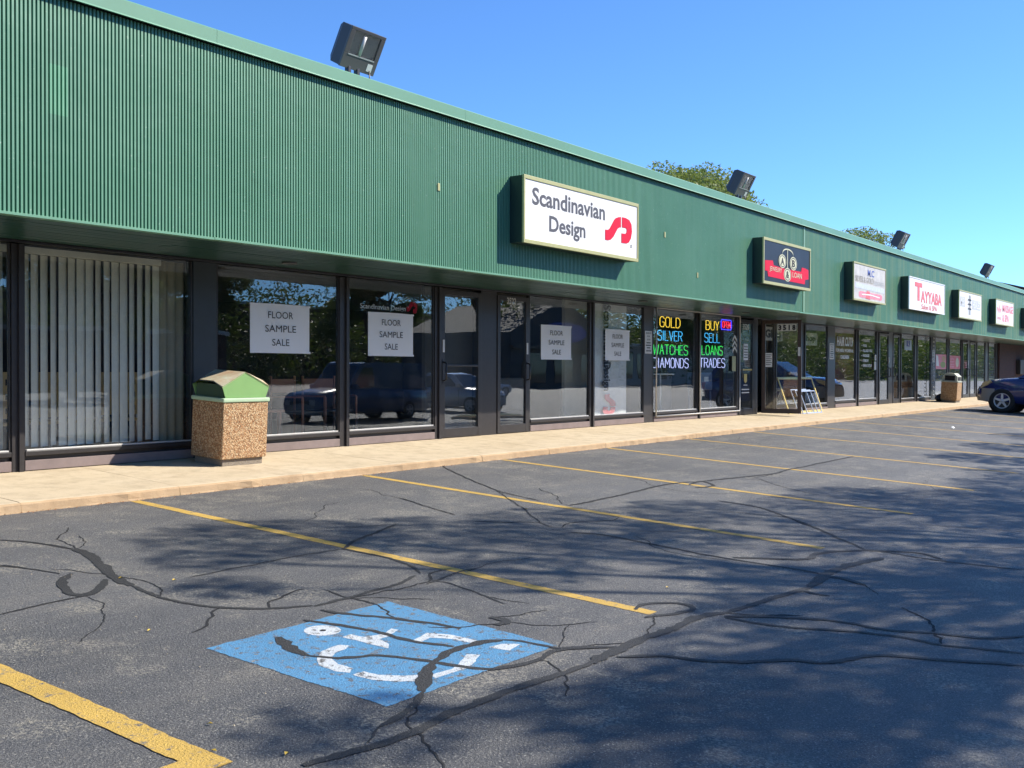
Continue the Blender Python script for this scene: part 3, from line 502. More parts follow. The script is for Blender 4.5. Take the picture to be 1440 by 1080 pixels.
for (a, b), ch in (((590, 465), 'A'), ((741, 500), 'B'), ((660, 652), '&')):
    p = c5([(a, b)])[0]; flatpoly([ell(p[0], p[1], .19, .135, 22)], yy, M['cream'], s2, 'pawn_disc'); flatpoly(ring(p[0], p[1], .165, .115, .014, 22), yy-.0025, M['signblack'], s2, 'disc_rim')
    text(ch, p[0]-.08, p[0]+.08, p[1]-.07, p[1]+.07, yy-.004, M['ink'], s2, .03)
pa, pb, pc = c5([(590, 372)])[0], c5([(741, 405)])[0], c5([(660, 560)])[0]; pm = c5([(658, 300)])[0]
q = []
for i in range(16):
    u0_, u1_ = i/16, (i+1)/16
    f_ = lambda u: (pa[0]+(pb[0]-pa[0])*(.5-.5*math.cos(math.pi*u)), pa[1]+(pm[1]-pa[1])*math.sin(math.pi*u)**.75)
    a, b = f_(u0_), f_(u1_); q.append([(a[0], a[1]-.012), (b[0], b[1]-.012), (b[0], b[1]+.012), (a[0], a[1]+.012)])
q.append([(pc[0]-.012, pc[1]), (pc[0]+.012, pc[1]), (pc[0]+.012, pm[1]), (pc[0]-.012, pm[1])])
flatpoly(q, yy+.0005, M['cream'], s2, 'hanger')
p0, p1 = c5([(412, 655), (580, 690)]); text('JEWELRY', p0[0], p1[0], 1.915, 2.025, yy-.001, M['cream'], s2, 0)
p0, p1 = c5([(728, 690), (855, 720)]); text('LOAN', p0[0], p1[0], 1.895, 2.00, yy-.001, M['cream'], s2, 0)
s3 = signbox(24.20, 26.64, 1.655, 2.545, 'fadeface', 'signtrim', 'faded peeling lightbox with blue initials and a pink band along its foot')
yy = YF-.003; W = 2.44
X3 = lambda u: 24.20+W*u
text('M.C', X3(.42), X3(.62), 2.27, 2.43, yy, M['deepblue'], s3, .02); text('SILVER & GOLD', X3(.05), X3(.60), 2.10, 2.24, yy, M['fadeblack'], s3, .01); text('EXCHANGE', X3(.62), X3(.94), 2.09, 2.2, yy, M['fadegrey'], s3, .01)
flatpoly([[(X3(.05), 1.95), (X3(.95), 1.93), (X3(.95), 2.045), (X3(.05), 2.07)]], yy+.001, M['fadeblue'], s3, 'blue_band')
flatpoly([[(X3(.16), 1.77), (X3(.2), 1.745), (X3(.84), 1.745), (X3(.88), 1.77), (X3(.88), 1.86), (X3(.84), 1.885), (X3(.2), 1.885), (X3(.16), 1.86)]], yy+.001, M['pink'], s3, 'pink_band')
flatpoly([[(X3(.36), 1.74), (X3(.5), 1.72), (X3(.48), 1.91), (X3(.40), 1.92)]], yy-.002, M['redprint'], s3, 'red_mark')
flatpoly([[(X3(.24), 1.80), (X3(.5), 1.82), (X3(.8), 1.79), (X3(.8), 1.82), (X3(.5), 1.85), (X3(.24), 1.83)]], yy-.004, M['signwhite'], s3, 'script_line')
s4 = signbox(28.68, 32.33, 1.665, 2.54, 'signwhite', 'signwhite', 'white lightbox with tall red capitals reading a salon name', .03)
X4 = lambda u: 28.68+3.65*u
text('T', X4(.15), X4(.345), 1.93, 2.42, yy, M['redprint'], s4, .05); text('AYYABA', X4(.31), X4(.91), 1.90, 2.23, yy, M['redprint'], s4, .035); text('Salon & SPA', X4(.33), X4(.77), 1.72, 1.86, yy, M['redprint'], s4, .01)
s5 = signbox(34.04, 37.05, 1.655, 2.525, 'signwhite', 'signtrim', 'white lightbox with grey letter blocks either side of a black caduceus')
X5 = lambda u: 34.04+3.01*u
flatpoly([[(X5(.06), 2.02), (X5(.25), 2.02), (X5(.25), 2.33), (X5(.06), 2.33)], [(X5(.57), 2.0), (X5(.94), 2.0), (X5(.94), 2.30), (X5(.57), 2.30)]], yy+.001, M['fadegrey'], s5, 'grey_block')
text('MEN', X5(.075), X5(.24), 2.06, 2.29, yy-.002, M['signwhite'], s5, .02); text('HEALED', X5(.585), X5(.93), 2.04, 2.26, yy-.002, M['signwhite'], s5, .02)
q = []
for dz in (-.33, -.14, .0, .14): q += [[(X5(.36), 2.11+dz), (X5(.53), 2.11+dz), (X5(.50), 2.16+dz), (X5(.39), 2.16+dz)]] if abs(dz) < .2 else []
q += [[(X5(.42), 1.8), (X5(.435), 1.8), (X5(.435), 2.42), (X5(.42), 2.42)], [(X5(.465), 1.8), (X5(.48), 1.8), (X5(.48), 2.42), (X5(.465), 2.42)]]
flatpoly(q, yy-.002, M['signgrey'], s5, 'caduceus')

s6 = signbox(39.2, 42.2, 1.655, 2.54, 'signwhite', 'signtrim', 'white lightbox with pink lotus and pink massage lettering')
X6 = lambda u: 39.2+3.0*u
text('MASSAGE', X6(.35), X6(.95), 2.12, 2.40, yy, M['pink'], s6, .03); text('& SPA', X6(.35), X6(.72), 1.78, 2.05, yy, M['pink'], s6, .03); text('DTNG', X6(.08), X6(.27), 1.83, 1.93, yy, M['pink'], s6, .02)
flatpoly([[(X6(.175+dx), 2.05), (X6(.175+dx*1.6+.03), 2.2), (X6(.175+dx*2.2), h), (X6(.175+dx*1.6-.03), 2.2)] for dx, h in ((-.05, 2.28), (0, 2.38), (.05, 2.28))], yy, M['pink'], s6, 'lotus')
s7 = signbox(44.7, 47.7, 1.70, 2.50, 'signwhite', 'signtrim', 'last lightbox of the fascia, dark flank showing above the parked car')

# ------------------------------------------------------------------ floodlights on the roof edge
def floodlight(X, first=None):
    t = thing('floodlight', 'x', 'floodlight', (X, 8.5, 3.16), 'boxy floodlights along the roof edge')
    Mx = Matrix.Translation((0, 0, .49)) @ Matrix.Rotation(math.radians(28), 4, 'X')
    wv, hv, d0 = .265, .222, .115
    mb = MB()
    fr_ = [(-wv, -d0, -hv), (wv, -d0, -hv), (wv, -d0, hv), (-wv, -d0, hv)]; mid = [(-wv, .03, -hv), (wv, .03, -hv), (wv, .03, hv), (-wv, .03, hv)]; bk = [(-wv+.05, d0, -hv+.05), (wv-.05, d0, -hv+.05), (wv-.05, d0, hv-.04), (-wv+.05, d0, hv-.04)]
    mb.add([Mx @ Vector(p) for p in fr_+mid+bk], [(8, 9, 10, 11)]+[(i, (i+1) % 4, (i+1) % 4+4, i+4) for i in range(4)]+[(i+4, (i+1) % 4+4, (i+1) % 4+8, i+8) for i in range(4)])
    # door frame with a window in its upper two thirds
    mb.obj('lamp_housing', M['lamp'], t, rel=False)
    mb = MB(); za, zb_ = -.065, .192; xa = .205
    for a in ((-wv-.006, wv+.006, zb_, hv+.006), (-wv-.006, wv+.006, -hv-.006, za), (-wv-.006, -xa, za+.0005, zb_-.0005), (xa, wv+.006, za+.0005, zb_-.0005)): mb.bev(a[0], a[1], -d0-.022, -d0+.002, a[2], a[3], .004, 0, Mx)
    dr = mb.obj('lamp_door', M['lampface'], t, rel=False)
    mb = MB(); mb.box(-xa, xa, -d0+.004, -d0+.008, za, zb_, 0, Mx); mb.box(-xa, xa, -d0-.026, -d0-.0225, za-.013, za+.002, 0, Mx); mb.obj('reflector', M['reflector'], dr, rel=False)
    mb = MB(); mb.tube([Mx @ Vector((-.03, -d0-.004, -.06)), Mx @ Vector((-.03, -d0-.004, .16))], .026, 10); mb.tube([Mx @ Vector((-.11+.16*math.cos(a*.35-.1)*0-.0, -d0-.003, -.06))+Vector((0, 0, 0)) for a in range(2)], .001, 4) if 0 else None; mb.obj('arc_tube', M['alu'], dr, rel=False)
    mb = MB(); mb.box(-xa, xa, -d0-.014, -d0-.011, za, zb_, 0, Mx); mb.obj('lens', M['lampglass'], dr, rel=False)
    mb = MB(); mb.box(.13, .21, -d0-.0245, -d0-.0225, -.195, -.11, 0, Mx); mb.obj('rating_label', M['label'], dr, rel=False)
    mb = MB()
    for dx in (-.12, .02): mb.bev(dx-.022, dx+.022, -.03, .03, .0, .33, .006)
    mb.bev(-.17, .07, -.07, .07, -.02, .012, .005); mb.tube([(.17, -.05, .26), (.20, -.03, .1), (.18, .05, .0)], .008, 6); mb.obj('mounting_bracket', dfm, t, rel=False)
    return t
f0 = floodlight(8.617)
for X, lb in ((8.617, 'largest boxy floodlight on the roof edge, its square lens turned to the lot'), (19.1, 'second roof floodlight from the big one, in front of the nearer treetop'), (29.706, 'roof floodlight beside the farther treetop, above the tall red lettered sign'), (40.28, 'smallest and farthest roof floodlight, above the caduceus sign')):
    o = f0 if X == 8.617 else copytree(f0); o.location.x = X; o['label'] = lb

# ------------------------------------------------------------------ litter bins
def lid_a(t):
    # four sided folded roof, open at the two ends
    A, B, Cc, D_, E2 = (.03, .045), (-.015, .165), (.28, .315), (.615, .165), (.57, .045)
    X = lambda p, y: Vector((p[0], y, p[1]+.68))
    mb = MB()
    fy, by = .012, .508
    for ya in (fy, by-.008):
        mb = MB(); mb.prism([(q_[0], q_[1]+.68) for q_ in (A, B, Cc, D_, E2)], ya, ya+.008); mb.obj('lid_end', M['lidgreen'], t, rel=False)
    mb = MB()
    L1, L2, R1, R2 = Vector((-.03, .14, .90)), Vector((-.03, .38, .90)), Vector((.63, .14, .90)), Vector((.63, .38, .90)); cf, cb = X(Cc, fy-.004)+Vector((0, 0, .004)), X(Cc, by+.004)+Vector((0, 0, .004))
    bf, bb, df_, db = X(B, fy-.004), X(B, by+.004), X(D_, fy-.004), X(D_, by+.004)
    T = [cf, L1, L2, cb, R2, R1, bf, bb, df_, db]
    dn = [v-Vector((0, 0, .012)) for v in T]
    fs = [(0, 1, 2, 3), (0, 3, 4, 5), (0, 6, 1), (0, 5, 8), (3, 2, 7), (3, 9, 4)]
    mb.add(T+dn, fs+[tuple(i+10 for i in f)[::-1] for f in fs]); mb.obj('lid_roof', M['lidroof'], t, rel=False, recalc=False)
    mb = MB(); mb.box(.02, .58, .04, .48, .70, .86); mb.obj('lid_throat', M['lidthroat'], t, rel=False)
    mb = MB(); mb.bev(-.012, .612, -.012, .532, .678, .722, .012); mb.obj('lid_rim', M['lidrim'], t, rel=False)
def bin_(x, y, rz, label, kind):
    t = thing('litter_bin', label, 'litter bin', (x, y, walk(y)+.0), 'square litter bins on the walk')
    t.rotation_euler = (math.radians(3.07), 0, rz)
    mb = MB(); mb.bev(.03, .57, .03, .49, -.02, .075, .01); mb.obj('plinth', M['plinth'], t, rel=False)
    mb = MB(); mb.bev(0, .6, 0, .52, .075, .678, .014); mb.obj('bin_body', M['agg'], t, rel=False)
    if kind == 'a': lid_a(t)
    else:
        mb = MB(); mb.bev(-.01, .61, -.01, .53, .68, .72, .01); mb.obj('lid_rim', M['lidgrey'], t, rel=False)
        # faceted hood, long axis across, dark flap to the street side
        mb = MB(); prof = [(.03, .72), (.03, .88), (.14, .98), (.40, .98), (.49, .88), (.49, .72)]
        mb.prism(prof, .03, .57, 'x'); mb.obj('lid_hood', M['lidgrey'], t, rel=False)
        mb = MB(); mb.box(.10, .50, .022, .028, .74, .86); mb.box(.022, .028, .1, .42, .74, .9); mb.obj('lid_flap', M['black'], t, rel=False)
    return t
bin_(7.091, 8.935, 0, 'stone chip litter bin with faded green peaked lid beside the blinds', 'a')
bin_(37.0, 8.70, .0, 'stone chip litter bin with pale grey hood near the blue car', 'b')
# ------------------------------------------------------------------ things in and on the windows
def paper(x0, x1, z0, z1, label):
    t = thing('paper_sign', label, 'paper sign', ((x0+x1)/2, 9.71, z0))
    mb = MB(); K = 8; rows = []
    for i in range(K+1):
        for j in range(3):
            u = i/K; v = j/2; rows.append((x0+(x1-x0)*u, 9.728-.004*math.sin(math.pi*u)*(1-v)-.001*R.random(), z0+(z1-z0)*v+(.006*math.sin(3*u) if j else 0)))
    mb.add(rows, [(i*3+j, (i+1)*3+j, (i+1)*3+j+1, i*3+j+1) for i in range(K) for j in range(2)], 0, True); n = len(mb.v)
    mb.obj('sheet', M['paper'], t)
    for cx_, cz_ in ((x0+.02, z1-.01), (x1-.02, z1-.01), (x0+.03, z0+.01), (x1-.02, z0+.012)):
        tp = MB(); tp.box(cx_-.03, cx_+.03, 9.7195, 9.7205, cz_-.012, cz_+.012); tp.obj('tape', M['paper'], t)
    xm = (x0+x1)/2; H_ = z1-z0; W_ = x1-x0
    for s, wd, c in (('FLOOR', .42, .78), ('SAMPLE', .52, .5), ('SALE', .29, .22)): text(s, xm-W_*wd/2, xm+W_*wd/2, z0+H_*(c-.07), z0+H_*(c+.07), 9.721, M['ink'], t, 0)
paper(8.13, 9.06, .20, .785, 'white FLOOR SAMPLE SALE paper in the window beside the green lidded bin')
paper(10.10, 10.99, .19, .77, 'white FLOOR SAMPLE SALE paper below the small white shop lettering')
paper(14.12, 15.02, .185, .75, 'white FLOOR SAMPLE SALE paper in the window next to the number 3522 door')
paper(16.14, 17.0, .19, .745, 'white FLOOR SAMPLE SALE paper over the vertical cloth banner')
t = thing('window_lettering', 'small white shop name with red emblem high on the dark window', 'window lettering', (10.5, 9.69, .8))
text('Scandinavian Design', 9.97, 10.86, .79, .88, 9.745, M['signwhite'], t, .02)
def logo(x0, x1, z0, z1, y, m, par, name='emblem', rot=False):
    P = [[(960, 590), (985, 592), (1000, 580), (1040, 503), (1055, 487), (1080, 479), (1101, 478), (1101, 571), (1087, 571), (1070, 585), (1033, 655), (1010, 680), (985, 686), (960, 681)], [(1111, 479), (1140, 485), (1175, 505), (1195, 545), (1200, 610), (1190, 670), (1172, 705), (1150, 715), (1105, 709), (1105, 623), (1140, 628), (1150, 615), (1152, 590), (1143, 576), (1111, 571)]]
    out = []
    for p in P:
        l = []
        for a, b in p:
            u = (a-960)/240; v = 1-(b-478)/237+(a-1080)/240*.0
            l.append((x0+(x1-x0)*v, z1-(z1-z0)*u) if rot else (x0+(x1-x0)*u, z0+(z1-z0)*v))
        out.append(l)
    return flatpoly(out, y, m, par, name)
logo(10.88, 11.10, .79, .95, 9.745, M['red'], t)
# cloth banner hanging inside, text reads downwards
t = thing('cloth_banner', 'white cloth banner hanging inside with black letters reading downwards and a red emblem', 'banner', (16.35, 9.75, -.78))
mb = MB(); K = 10; rows = []
for i in range(K+1):
    for z in (-.79, 1.19): rows.append((15.86+1.12*i/K, 9.775+.012*math.sin(i*1.3), z))
mb.add(rows, [(2*i, 2*i+2, 2*i+3, 2*i+1) for i in range(K)], 0, True); mb.obj('cloth', M['signwhite'], t)
text('Scandinavian', 16.12, 16.37, .0, 1.185, 9.750, M['ink'], t, .03, rot=True); text('Design', 16.06, 16.37, -.36, .155, 9.750, M['ink'], t, .03, rot=True)
logo(16.10, 16.55, -.79, -.42, 9.748, M['redprint'], t, rot=True)
t = thing('curtain_panel', 'tan curtain edge standing right of the vertical blinds', 'curtain', (7.15, 9.9, -.95)); mb = MB()
rows = []
for i in range(13): rows += [(6.98+.33*i/12, 9.86+.02*math.sin(i*1.6), z) for z in (-.95, 1.18)]
mb.add(rows, [(2*i, 2*i+2, 2*i+3, 2*i+1) for i in range(12)], 0, True); mb.obj('cloth', mat('tan_curtain', (.33, .29, .20), .8), t)
# vertical blinds
def blinds(x0, x1, label):
    t = thing('vertical_blinds', label, 'vertical blinds', ((x0+x1)/2, 9.9, -.78))
    mb = MB(); mb.bev(x0-.03, x1+.02, 9.79, 9.86, 1.12, 1.185, .006); mb.obj('headrail', M['blind'], t)
    me = None; x = x0+.04
    while x < x1:
        a = math.radians(R.uniform(10, 28)); s = MB(); w2 = .052; zt = 1.115; zb = -.76+R.uniform(-.01, .01); tw = R.uniform(-.10, .10)
        vs = []
        for z, aa in ((zb, a+tw), ((zb+zt)/2, a+tw*.3), (zt, a)):
            for q in (-1, -.4, .4, 1): vs.append((x+w2*q*math.cos(aa), 9.835+w2*q*math.sin(aa)-.006*(1-q*q), z))
        s.add(vs, [(r*4+i, r*4+i+1, r*4+i+5, r*4+i+4) for r in range(2) for i in range(3)], 0, True); s.obj('slat', M['blind'], t, recalc=False)
        x += .098
blinds(3.2, 5.27, 'pale vertical blinds in the first window, cut by the photo edge')
blinds(5.42, 6.95, 'pale vertical blinds in the window beside the green lidded bin')
# perforated wooden chairs and table behind the blinds
def chair_hole(x, y, rz, label):
    t = thing('wooden_chair', label, 'chair', (x, y, -.98), rot=(0, 0, rz)); L = []
    mb = MB(); mb.bev(-.22, .22, -.22, .22, .43, .46, .008); mb.obj('seat', M['wood'], t, rel=False)
    mb = MB()
    for z0, z1 in ((.50, .545), (.60, .68), (.74, .82), (.88, .95)): mb.box(-.245, .245, .20, .218, z0, z1)
    for a in (-.245, -.15, -.04, .07, .18):
        for z0, z1 in ((.545, .60), (.68, .74), (.82, .88)): mb.box(a, a+.065, .2005, .2175, z0, z1)
    mb.obj('backrest', M['wood'], t, rel=False)
    for sx in (-1, 1):
        for sy in (-1, 1):
            mb = MB(); mb.tube([(sx*.2, sy*.2, 0), (sx*.2, sy*.2, .43 if sy < 0 else .95)], .014, 6); mb.obj('leg', M['steel'], t, rel=False)
    return t
chair_hole(5.15, 10.12, math.pi, 'pale wooden chair with slotted back behind the first blinds'); chair_hole(5.85, 10.14, math.pi+.1, 'pale wooden chair with slotted back behind the middle of the blinds'); chair_hole(6.6, 10.18, math.pi-.1, 'pale wooden chair with slotted back nearest the tan curtain')
def table(x, y, w_, d_, h, m, label):
    t = thing('table', label, 'table', (x, y, -.98)); mb = MB(); mb.bev(-w_/2, w_/2, -d_/2, d_/2, h-.03, h, .006); mb.obj('table_top', m, t, rel=False)
    for sx in (-1, 1):
        for sy in (-1, 1): mb = MB(); mb.bev(sx*(w_/2-.05)-.02, sx*(w_/2-.05)+.02, sy*(d_/2-.05)-.02, sy*(d_/2-.05)+.02, 0, h-.031, .003); mb.obj('leg', m, t, rel=False)
table(5.2, 10.75, 1.2, .7, .74, M['signwhite'], 'white table behind the slotted wooden chairs'); table(8.75, 10.3, .45, .45, .48, M['redwood'], 'small reddish wooden side table behind the first sale paper')
def dchair(x, y, rz, label):
    t = thing('folding_armchair', label, 'chair', (x, y, -.98), rot=(0, 0, rz))
    mb = MB(); mb.bev(-.25, .25, -.22, .22, .42, .44, .005); mb.obj('seat', M['pillar'], t, rel=False)
    mb = MB(); mb.bev(-.25, .25, .235, .25, .68, .86, .005); mb.obj('backrest', M['redwood'], t, rel=False)
    for sx in (-1, 1):
        mb = MB(); mb.bev(sx*.27-.012, sx*.27+.012, -.24, .25, .62, .64, .003); mb.obj('armrest', M['redwood'], t, rel=False)
        for sy in (-1, 1): mb = MB(); mb.bev(sx*.27-.012, sx*.27+.012, sy*.24-.012, sy*.24+.012, 0, .62 if sy < 0 else .9, .003); mb.obj('leg', M['redwood'], t, rel=False)
dchair(9.45, 10.35, .25, 'reddish folding armchair just left of the mullion under the second sale paper'); dchair(10.15, 10.5, -.1, 'reddish folding armchair right of the mullion under the second sale paper')
t = thing('black_lounge_chair', 'dark upholstered lounge chair inside behind the numbered glass door', 'armchair', (13.9, 10.6, -.98))
mb = MB(); mb.bev(-.42, .42, -.4, .4, .15, .42, .04); mb.obj('seat', M['int_mid'], t, rel=False); mb = MB(); mb.bev(-.42, .42, -.42, -.26, .3, .86, .05); mb.obj('backrest', M['int_mid'], t, rel=False)
for sx in (-1, 1): mb = MB(); mb.bev(sx*.46-.06, sx*.46+.06, -.4, .4, .12, .56, .03); mb.obj('armrest', M['int_mid'], t, rel=False)
# LED word signs: single stroke tube letters
ST = {'A': [[(0, 0), (.5, 1), (1, 0)], [(.2, .38), (.8, .38)]], 'B': [[(0, 0), (0, 1), (.7, 1), (.95, .88), (.95, .65), (.7, .53), (0, .53)], [(.7, .53), (1, .4), (1, .15), (.75, 0), (0, 0)]], 'C': [[(1, .82), (.8, 1), (.25, 1), (0, .8), (0, .2), (.25, 0), (.8, 0), (1, .18)]], 'D': [[(0, 0), (0, 1), (.6, 1), (1, .75), (1, .25), (.6, 0), (0, 0)]], 'E': [[(1, 1), (0, 1), (0, 0), (1, 0)], [(0, .52), (.8, .52)]], 'G': [[(1, .82), (.8, 1), (.25, 1), (0, .8), (0, .2), (.25, 0), (.8, 0), (1, .15), (1, .48), (.6, .48)]], 'H': [[(0, 0), (0, 1)], [(1, 0), (1, 1)], [(0, .52), (1, .52)]], 'I': [[(.5, 0), (.5, 1)]], 'L': [[(0, 1), (0, 0), (1, 0)]], 'M': [[(0, 0), (.08, 1), (.5, .35), (.92, 1), (1, 0)]], 'N': [[(0, 0), (0, 1), (1, 0), (1, 1)]], 'O': [[(.25, 0), (0, .2), (0, .8), (.25, 1), (.75, 1), (1, .8), (1, .2), (.75, 0), (.25, 0)]], 'P': [[(0, 0), (0, 1), (.75, 1), (1, .85), (1, .6), (.75, .47), (0, .47)]], 'R': [[(0, 0), (0, 1), (.75, 1), (1, .85), (1, .65), (.75, .52), (0, .52)], [(.45, .52), (1, 0)]], 'S': [[(1, .85), (.8, 1), (.2, 1), (0, .85), (0, .65), (.2, .54), (.8, .47), (1, .35), (1, .15), (.8, 0), (.2, 0), (0, .15)]], 'T': [[(0, 1), (1, 1)], [(.5, 1), (.5, 0)]], 'U': [[(0, 1), (0, .2), (.25, 0), (.75, 0), (1, .2), (1, 1)]], 'V': [[(0, 1), (.5, 0), (1, 1)]], 'W': [[(0, 1), (.22, 0), (.5, .8), (.78, 0), (1, 1)]], 'Y': [[(0, 1), (.5, .48), (1, 1)], [(.5, .48), (.5, 0)]]}
WID = {'I': .25, 'M': 1.25, 'W': 1.3, 'L': .85, 'E': .85}
def word(s, x0, x1, z0, z1, m, par, r=.007, y=9.752):
    tot = sum(WID.get(c, 1) for c in s)+.32*(len(s)-1); u = (x1-x0)/tot; x = x0
    for c in s:
        wd = WID.get(c, 1)*u; mb = MB()
        for pl in ST[c]: mb.tube([(x+a*wd, y, z0+b*(z1-z0)) for a, b in pl], r, 6)
        mb.obj('led_letter', m, par); x += wd+.32*u
t = thing('led_word_sign', 'glowing GOLD SILVER WATCHES DIAMONDS letters stacked in the dark window', 'LED sign', (18.8, 9.73, .06))
word('GOLD', 18.23, 19.08, .865, 1.06, NE['y'], t); word('SILVER', 18.14, 19.17, .60, .79, NE['c'], t); word('WATCHES', 17.97, 19.42, .325, .515, NE['g'], t); word('DIAMONDS', 17.96, 19.45, .065, .255, NE['w'], t)
t = thing('led_word_sign', 'glowing BUY SELL LOANS TRADES letters stacked beside the OPEN sign', 'LED sign', (20.6, 9.73, .07))
word('BUY', 20.26, 20.89, .875, 1.065, NE['y'], t); word('SELL', 20.20, 20.93, .61, .80, NE['c'], t); word('LOANS', 20.07, 21.08, .345, .54, NE['g'], t); word('TRADES', 19.97, 21.20, .08, .272, NE['w'], t)
t = thing('open_sign', 'red glowing OPEN sign in a blue lit border', 'open sign', (21.27, 9.73, .9)); mb = MB()
a, b, c, d = 21.01, 21.53, .905, 1.115; mb.tube([(a+.03, 9.755, c), (b-.03, 9.755, c), (b, 9.755, c+.03), (b, 9.755, d-.03), (b-.03, 9.755, d), (a+.03, 9.755, d), (a, 9.755, d-.03), (a, 9.755, c+.03), (a+.03, 9.755, c)], .012, 6); mb.obj('blue_border', NE['b'], t); word('OPEN', 21.07, 21.47, .945, 1.075, NE['r'], t, .007)
mb = MB(); mb.box(20.99, 21.55, 9.772, 9.78, .89, 1.13); mb.obj('backing', M['black'], t)
# white conduit frame round the jeweller's pair of windows
t = thing('conduit_frame', 'white conduit frame mounted around the glowing lettered windows', 'frame', (19.8, 9.6, -.88))
for p in ([(17.93, 9.665, -.87), (17.93, 9.665, 1.215), (21.79, 9.665, 1.215), (21.79, 9.665, -.87), (17.93, 9.665, -.87)], [(19.82, 9.665, -.87), (19.82, 9.665, 1.215)]):
    mb = MB(); mb.tube(p, .016, 8); mb.obj('conduit', M['alu'], t)
t = thing('newspaper_box', 'blue metal box on legs standing behind the glowing window', 'drop box', (20.45, 9.98, -.98))
mb = MB(); mb.bev(-.3, .3, -.15, .15, .58, .95, .015); mb.obj('box_body', M['carvan'], t, rel=False); mb = MB(); mb.box(-.1, .1, -.155, -.151, .76, .86); mb.obj('box_label', M['label'], t, rel=False)
for sx in (-1, 1):
    for sy in (-1, 1): mb = MB(); mb.box(sx*.26-.015, sx*.26+.015, sy*.12-.015, sy*.12+.015, 0, .579); mb.obj('leg', M['carvan'], t, rel=False)
t = thing('display_counter', 'pale framed glass counter inside the jeweller window', 'counter', (18.7, 10.2, -.98))
mb = MB(); mb.bev(-.8, .62, -.2, .2, .90, .93, .004); mb.bev(-.8, -.76, -.2, -.16, 0, .9, .004); mb.bev(.02, .06, -.2, -.16, 0, .9, .004); mb.obj('counter_frame', M['alu'], t, rel=False); mb = MB(); mb.box(-.75, .6, -.15, .2, 0, .88); mb.obj('counter_body', M['int_dark'], t, rel=False)
# carrier sticker, notices in the jeweller door
t = thing('door_stickers', 'gold shield sticker and white notice on the dark door with number 3520', 'stickers', (22.2, 9.67, -.3))
flatpoly([[(22.12, -.22), (22.2, -.27), (22.28, -.22), (22.28, -.06), (22.12, -.06)]], 9.707, M['gold'], t, 'shield'); flatpoly([[(21.93, .02), (22.5, .02), (22.5, .05), (21.93, .05)]], 9.687, M['gold'], t, 'gold_bar')
flatpoly([[(22.08, .25), (22.32, .25), (22.32, .62), (22.08, .62)]], 9.707, M['paper'], t, 'notice'); flatpoly([[(22.1, .30+.06*i), (22.3, .30+.06*i), (22.3, .32+.06*i), (22.1, .32+.06*i)] for i in range(5)], 9.704, M['ink'], t, 'notice_print')
flatpoly([[(22.0, -.42-.07*i), (22.4, -.42-.07*i), (22.4, -.395-.07*i), (22.0, -.395-.07*i)] for i in range(2)]+[[(22.1, -.32), (22.3, -.32), (22.3, -.3), (22.1, -.3)]], 9.707, M['label'], t, 'sticker_print')
t = thing('window_stickers', 'black and white chevron stickers with a pale card slot at the window edge', 'stickers', (21.6, 9.69, 0))
q = []
for i in range(3): q += [[(21.45, .40+.12*i), (21.57, .50+.12*i), (21.69, .40+.12*i), (21.69, .46+.12*i), (21.57, .56+.12*i), (21.45, .46+.12*i)]]
flatpoly(q, 9.69, M['label'], t, 'chevron'); flatpoly([[(21.44, .0), (21.63, .0), (21.63, .33), (21.44, .33)]], 9.69, M['signtrim'], t, 'card')
# parking notices on the pillars
def notice(x0, x1, z0, z1, y, label):
    t = thing('parking_notice', label, 'small sign', ((x0+x1)/2, y, z0)); mb = MB(); mb.bev(x0, x1, y-.006, y, z0, z1, .002); mb.obj('plate', M['label'], t)
    Hh = z1-z0; W_ = x1-x0; g = M['boxgreen']
    for s, c, k in (('RESERVED', .90, .8), ('FOR', .76, .4), ('3520', .62, .5)): text(s, (x0+x1)/2-W_*k/2, (x0+x1)/2+W_*k/2, z0+Hh*(c-.035), z0+Hh*(c+.035), y-.008, g, t, .02)
    xm = (x0+x1)/2; flatpoly([[(xm-W_*.35, z0+Hh*.12), (xm-W_*.22, z0+Hh*.07), (xm-W_*.22, z0+Hh*.1), (xm+W_*.22, z0+Hh*.1), (xm+W_*.22, z0+Hh*.07), (xm+W_*.35, z0+Hh*.12), (xm+W_*.22, z0+Hh*.17), (xm+W_*.22, z0+Hh*.14), (xm-W_*.22, z0+Hh*.14), (xm-W_*.22, z0+Hh*.17)]], y-.009, M['ink'], t, 'arrow')
    flatpoly([[(xm-W_*k, z0+Hh*c), (xm+W_*k, z0+Hh*c), (xm+W_*k, z0+Hh*(c+.05)), (xm-W_*k, z0+Hh*(c+.05))] for c, k in ((.45, .3), (.34, .38), (.23, .25))], y-.008, g, t, 'notice_print')
notice(17.53, 17.80, .33, .76 , 9.697, 'white parking notice on the pillar left of the glowing GOLD lettering')
notice(27.60, 27.94, .33, .76 , 9.697, 'white parking notice on the pillar left of the hair salon lettering')
notice(37.80, 38.14, .33, .76 , 9.697, 'white parking notice on the pillar before the pink posters')
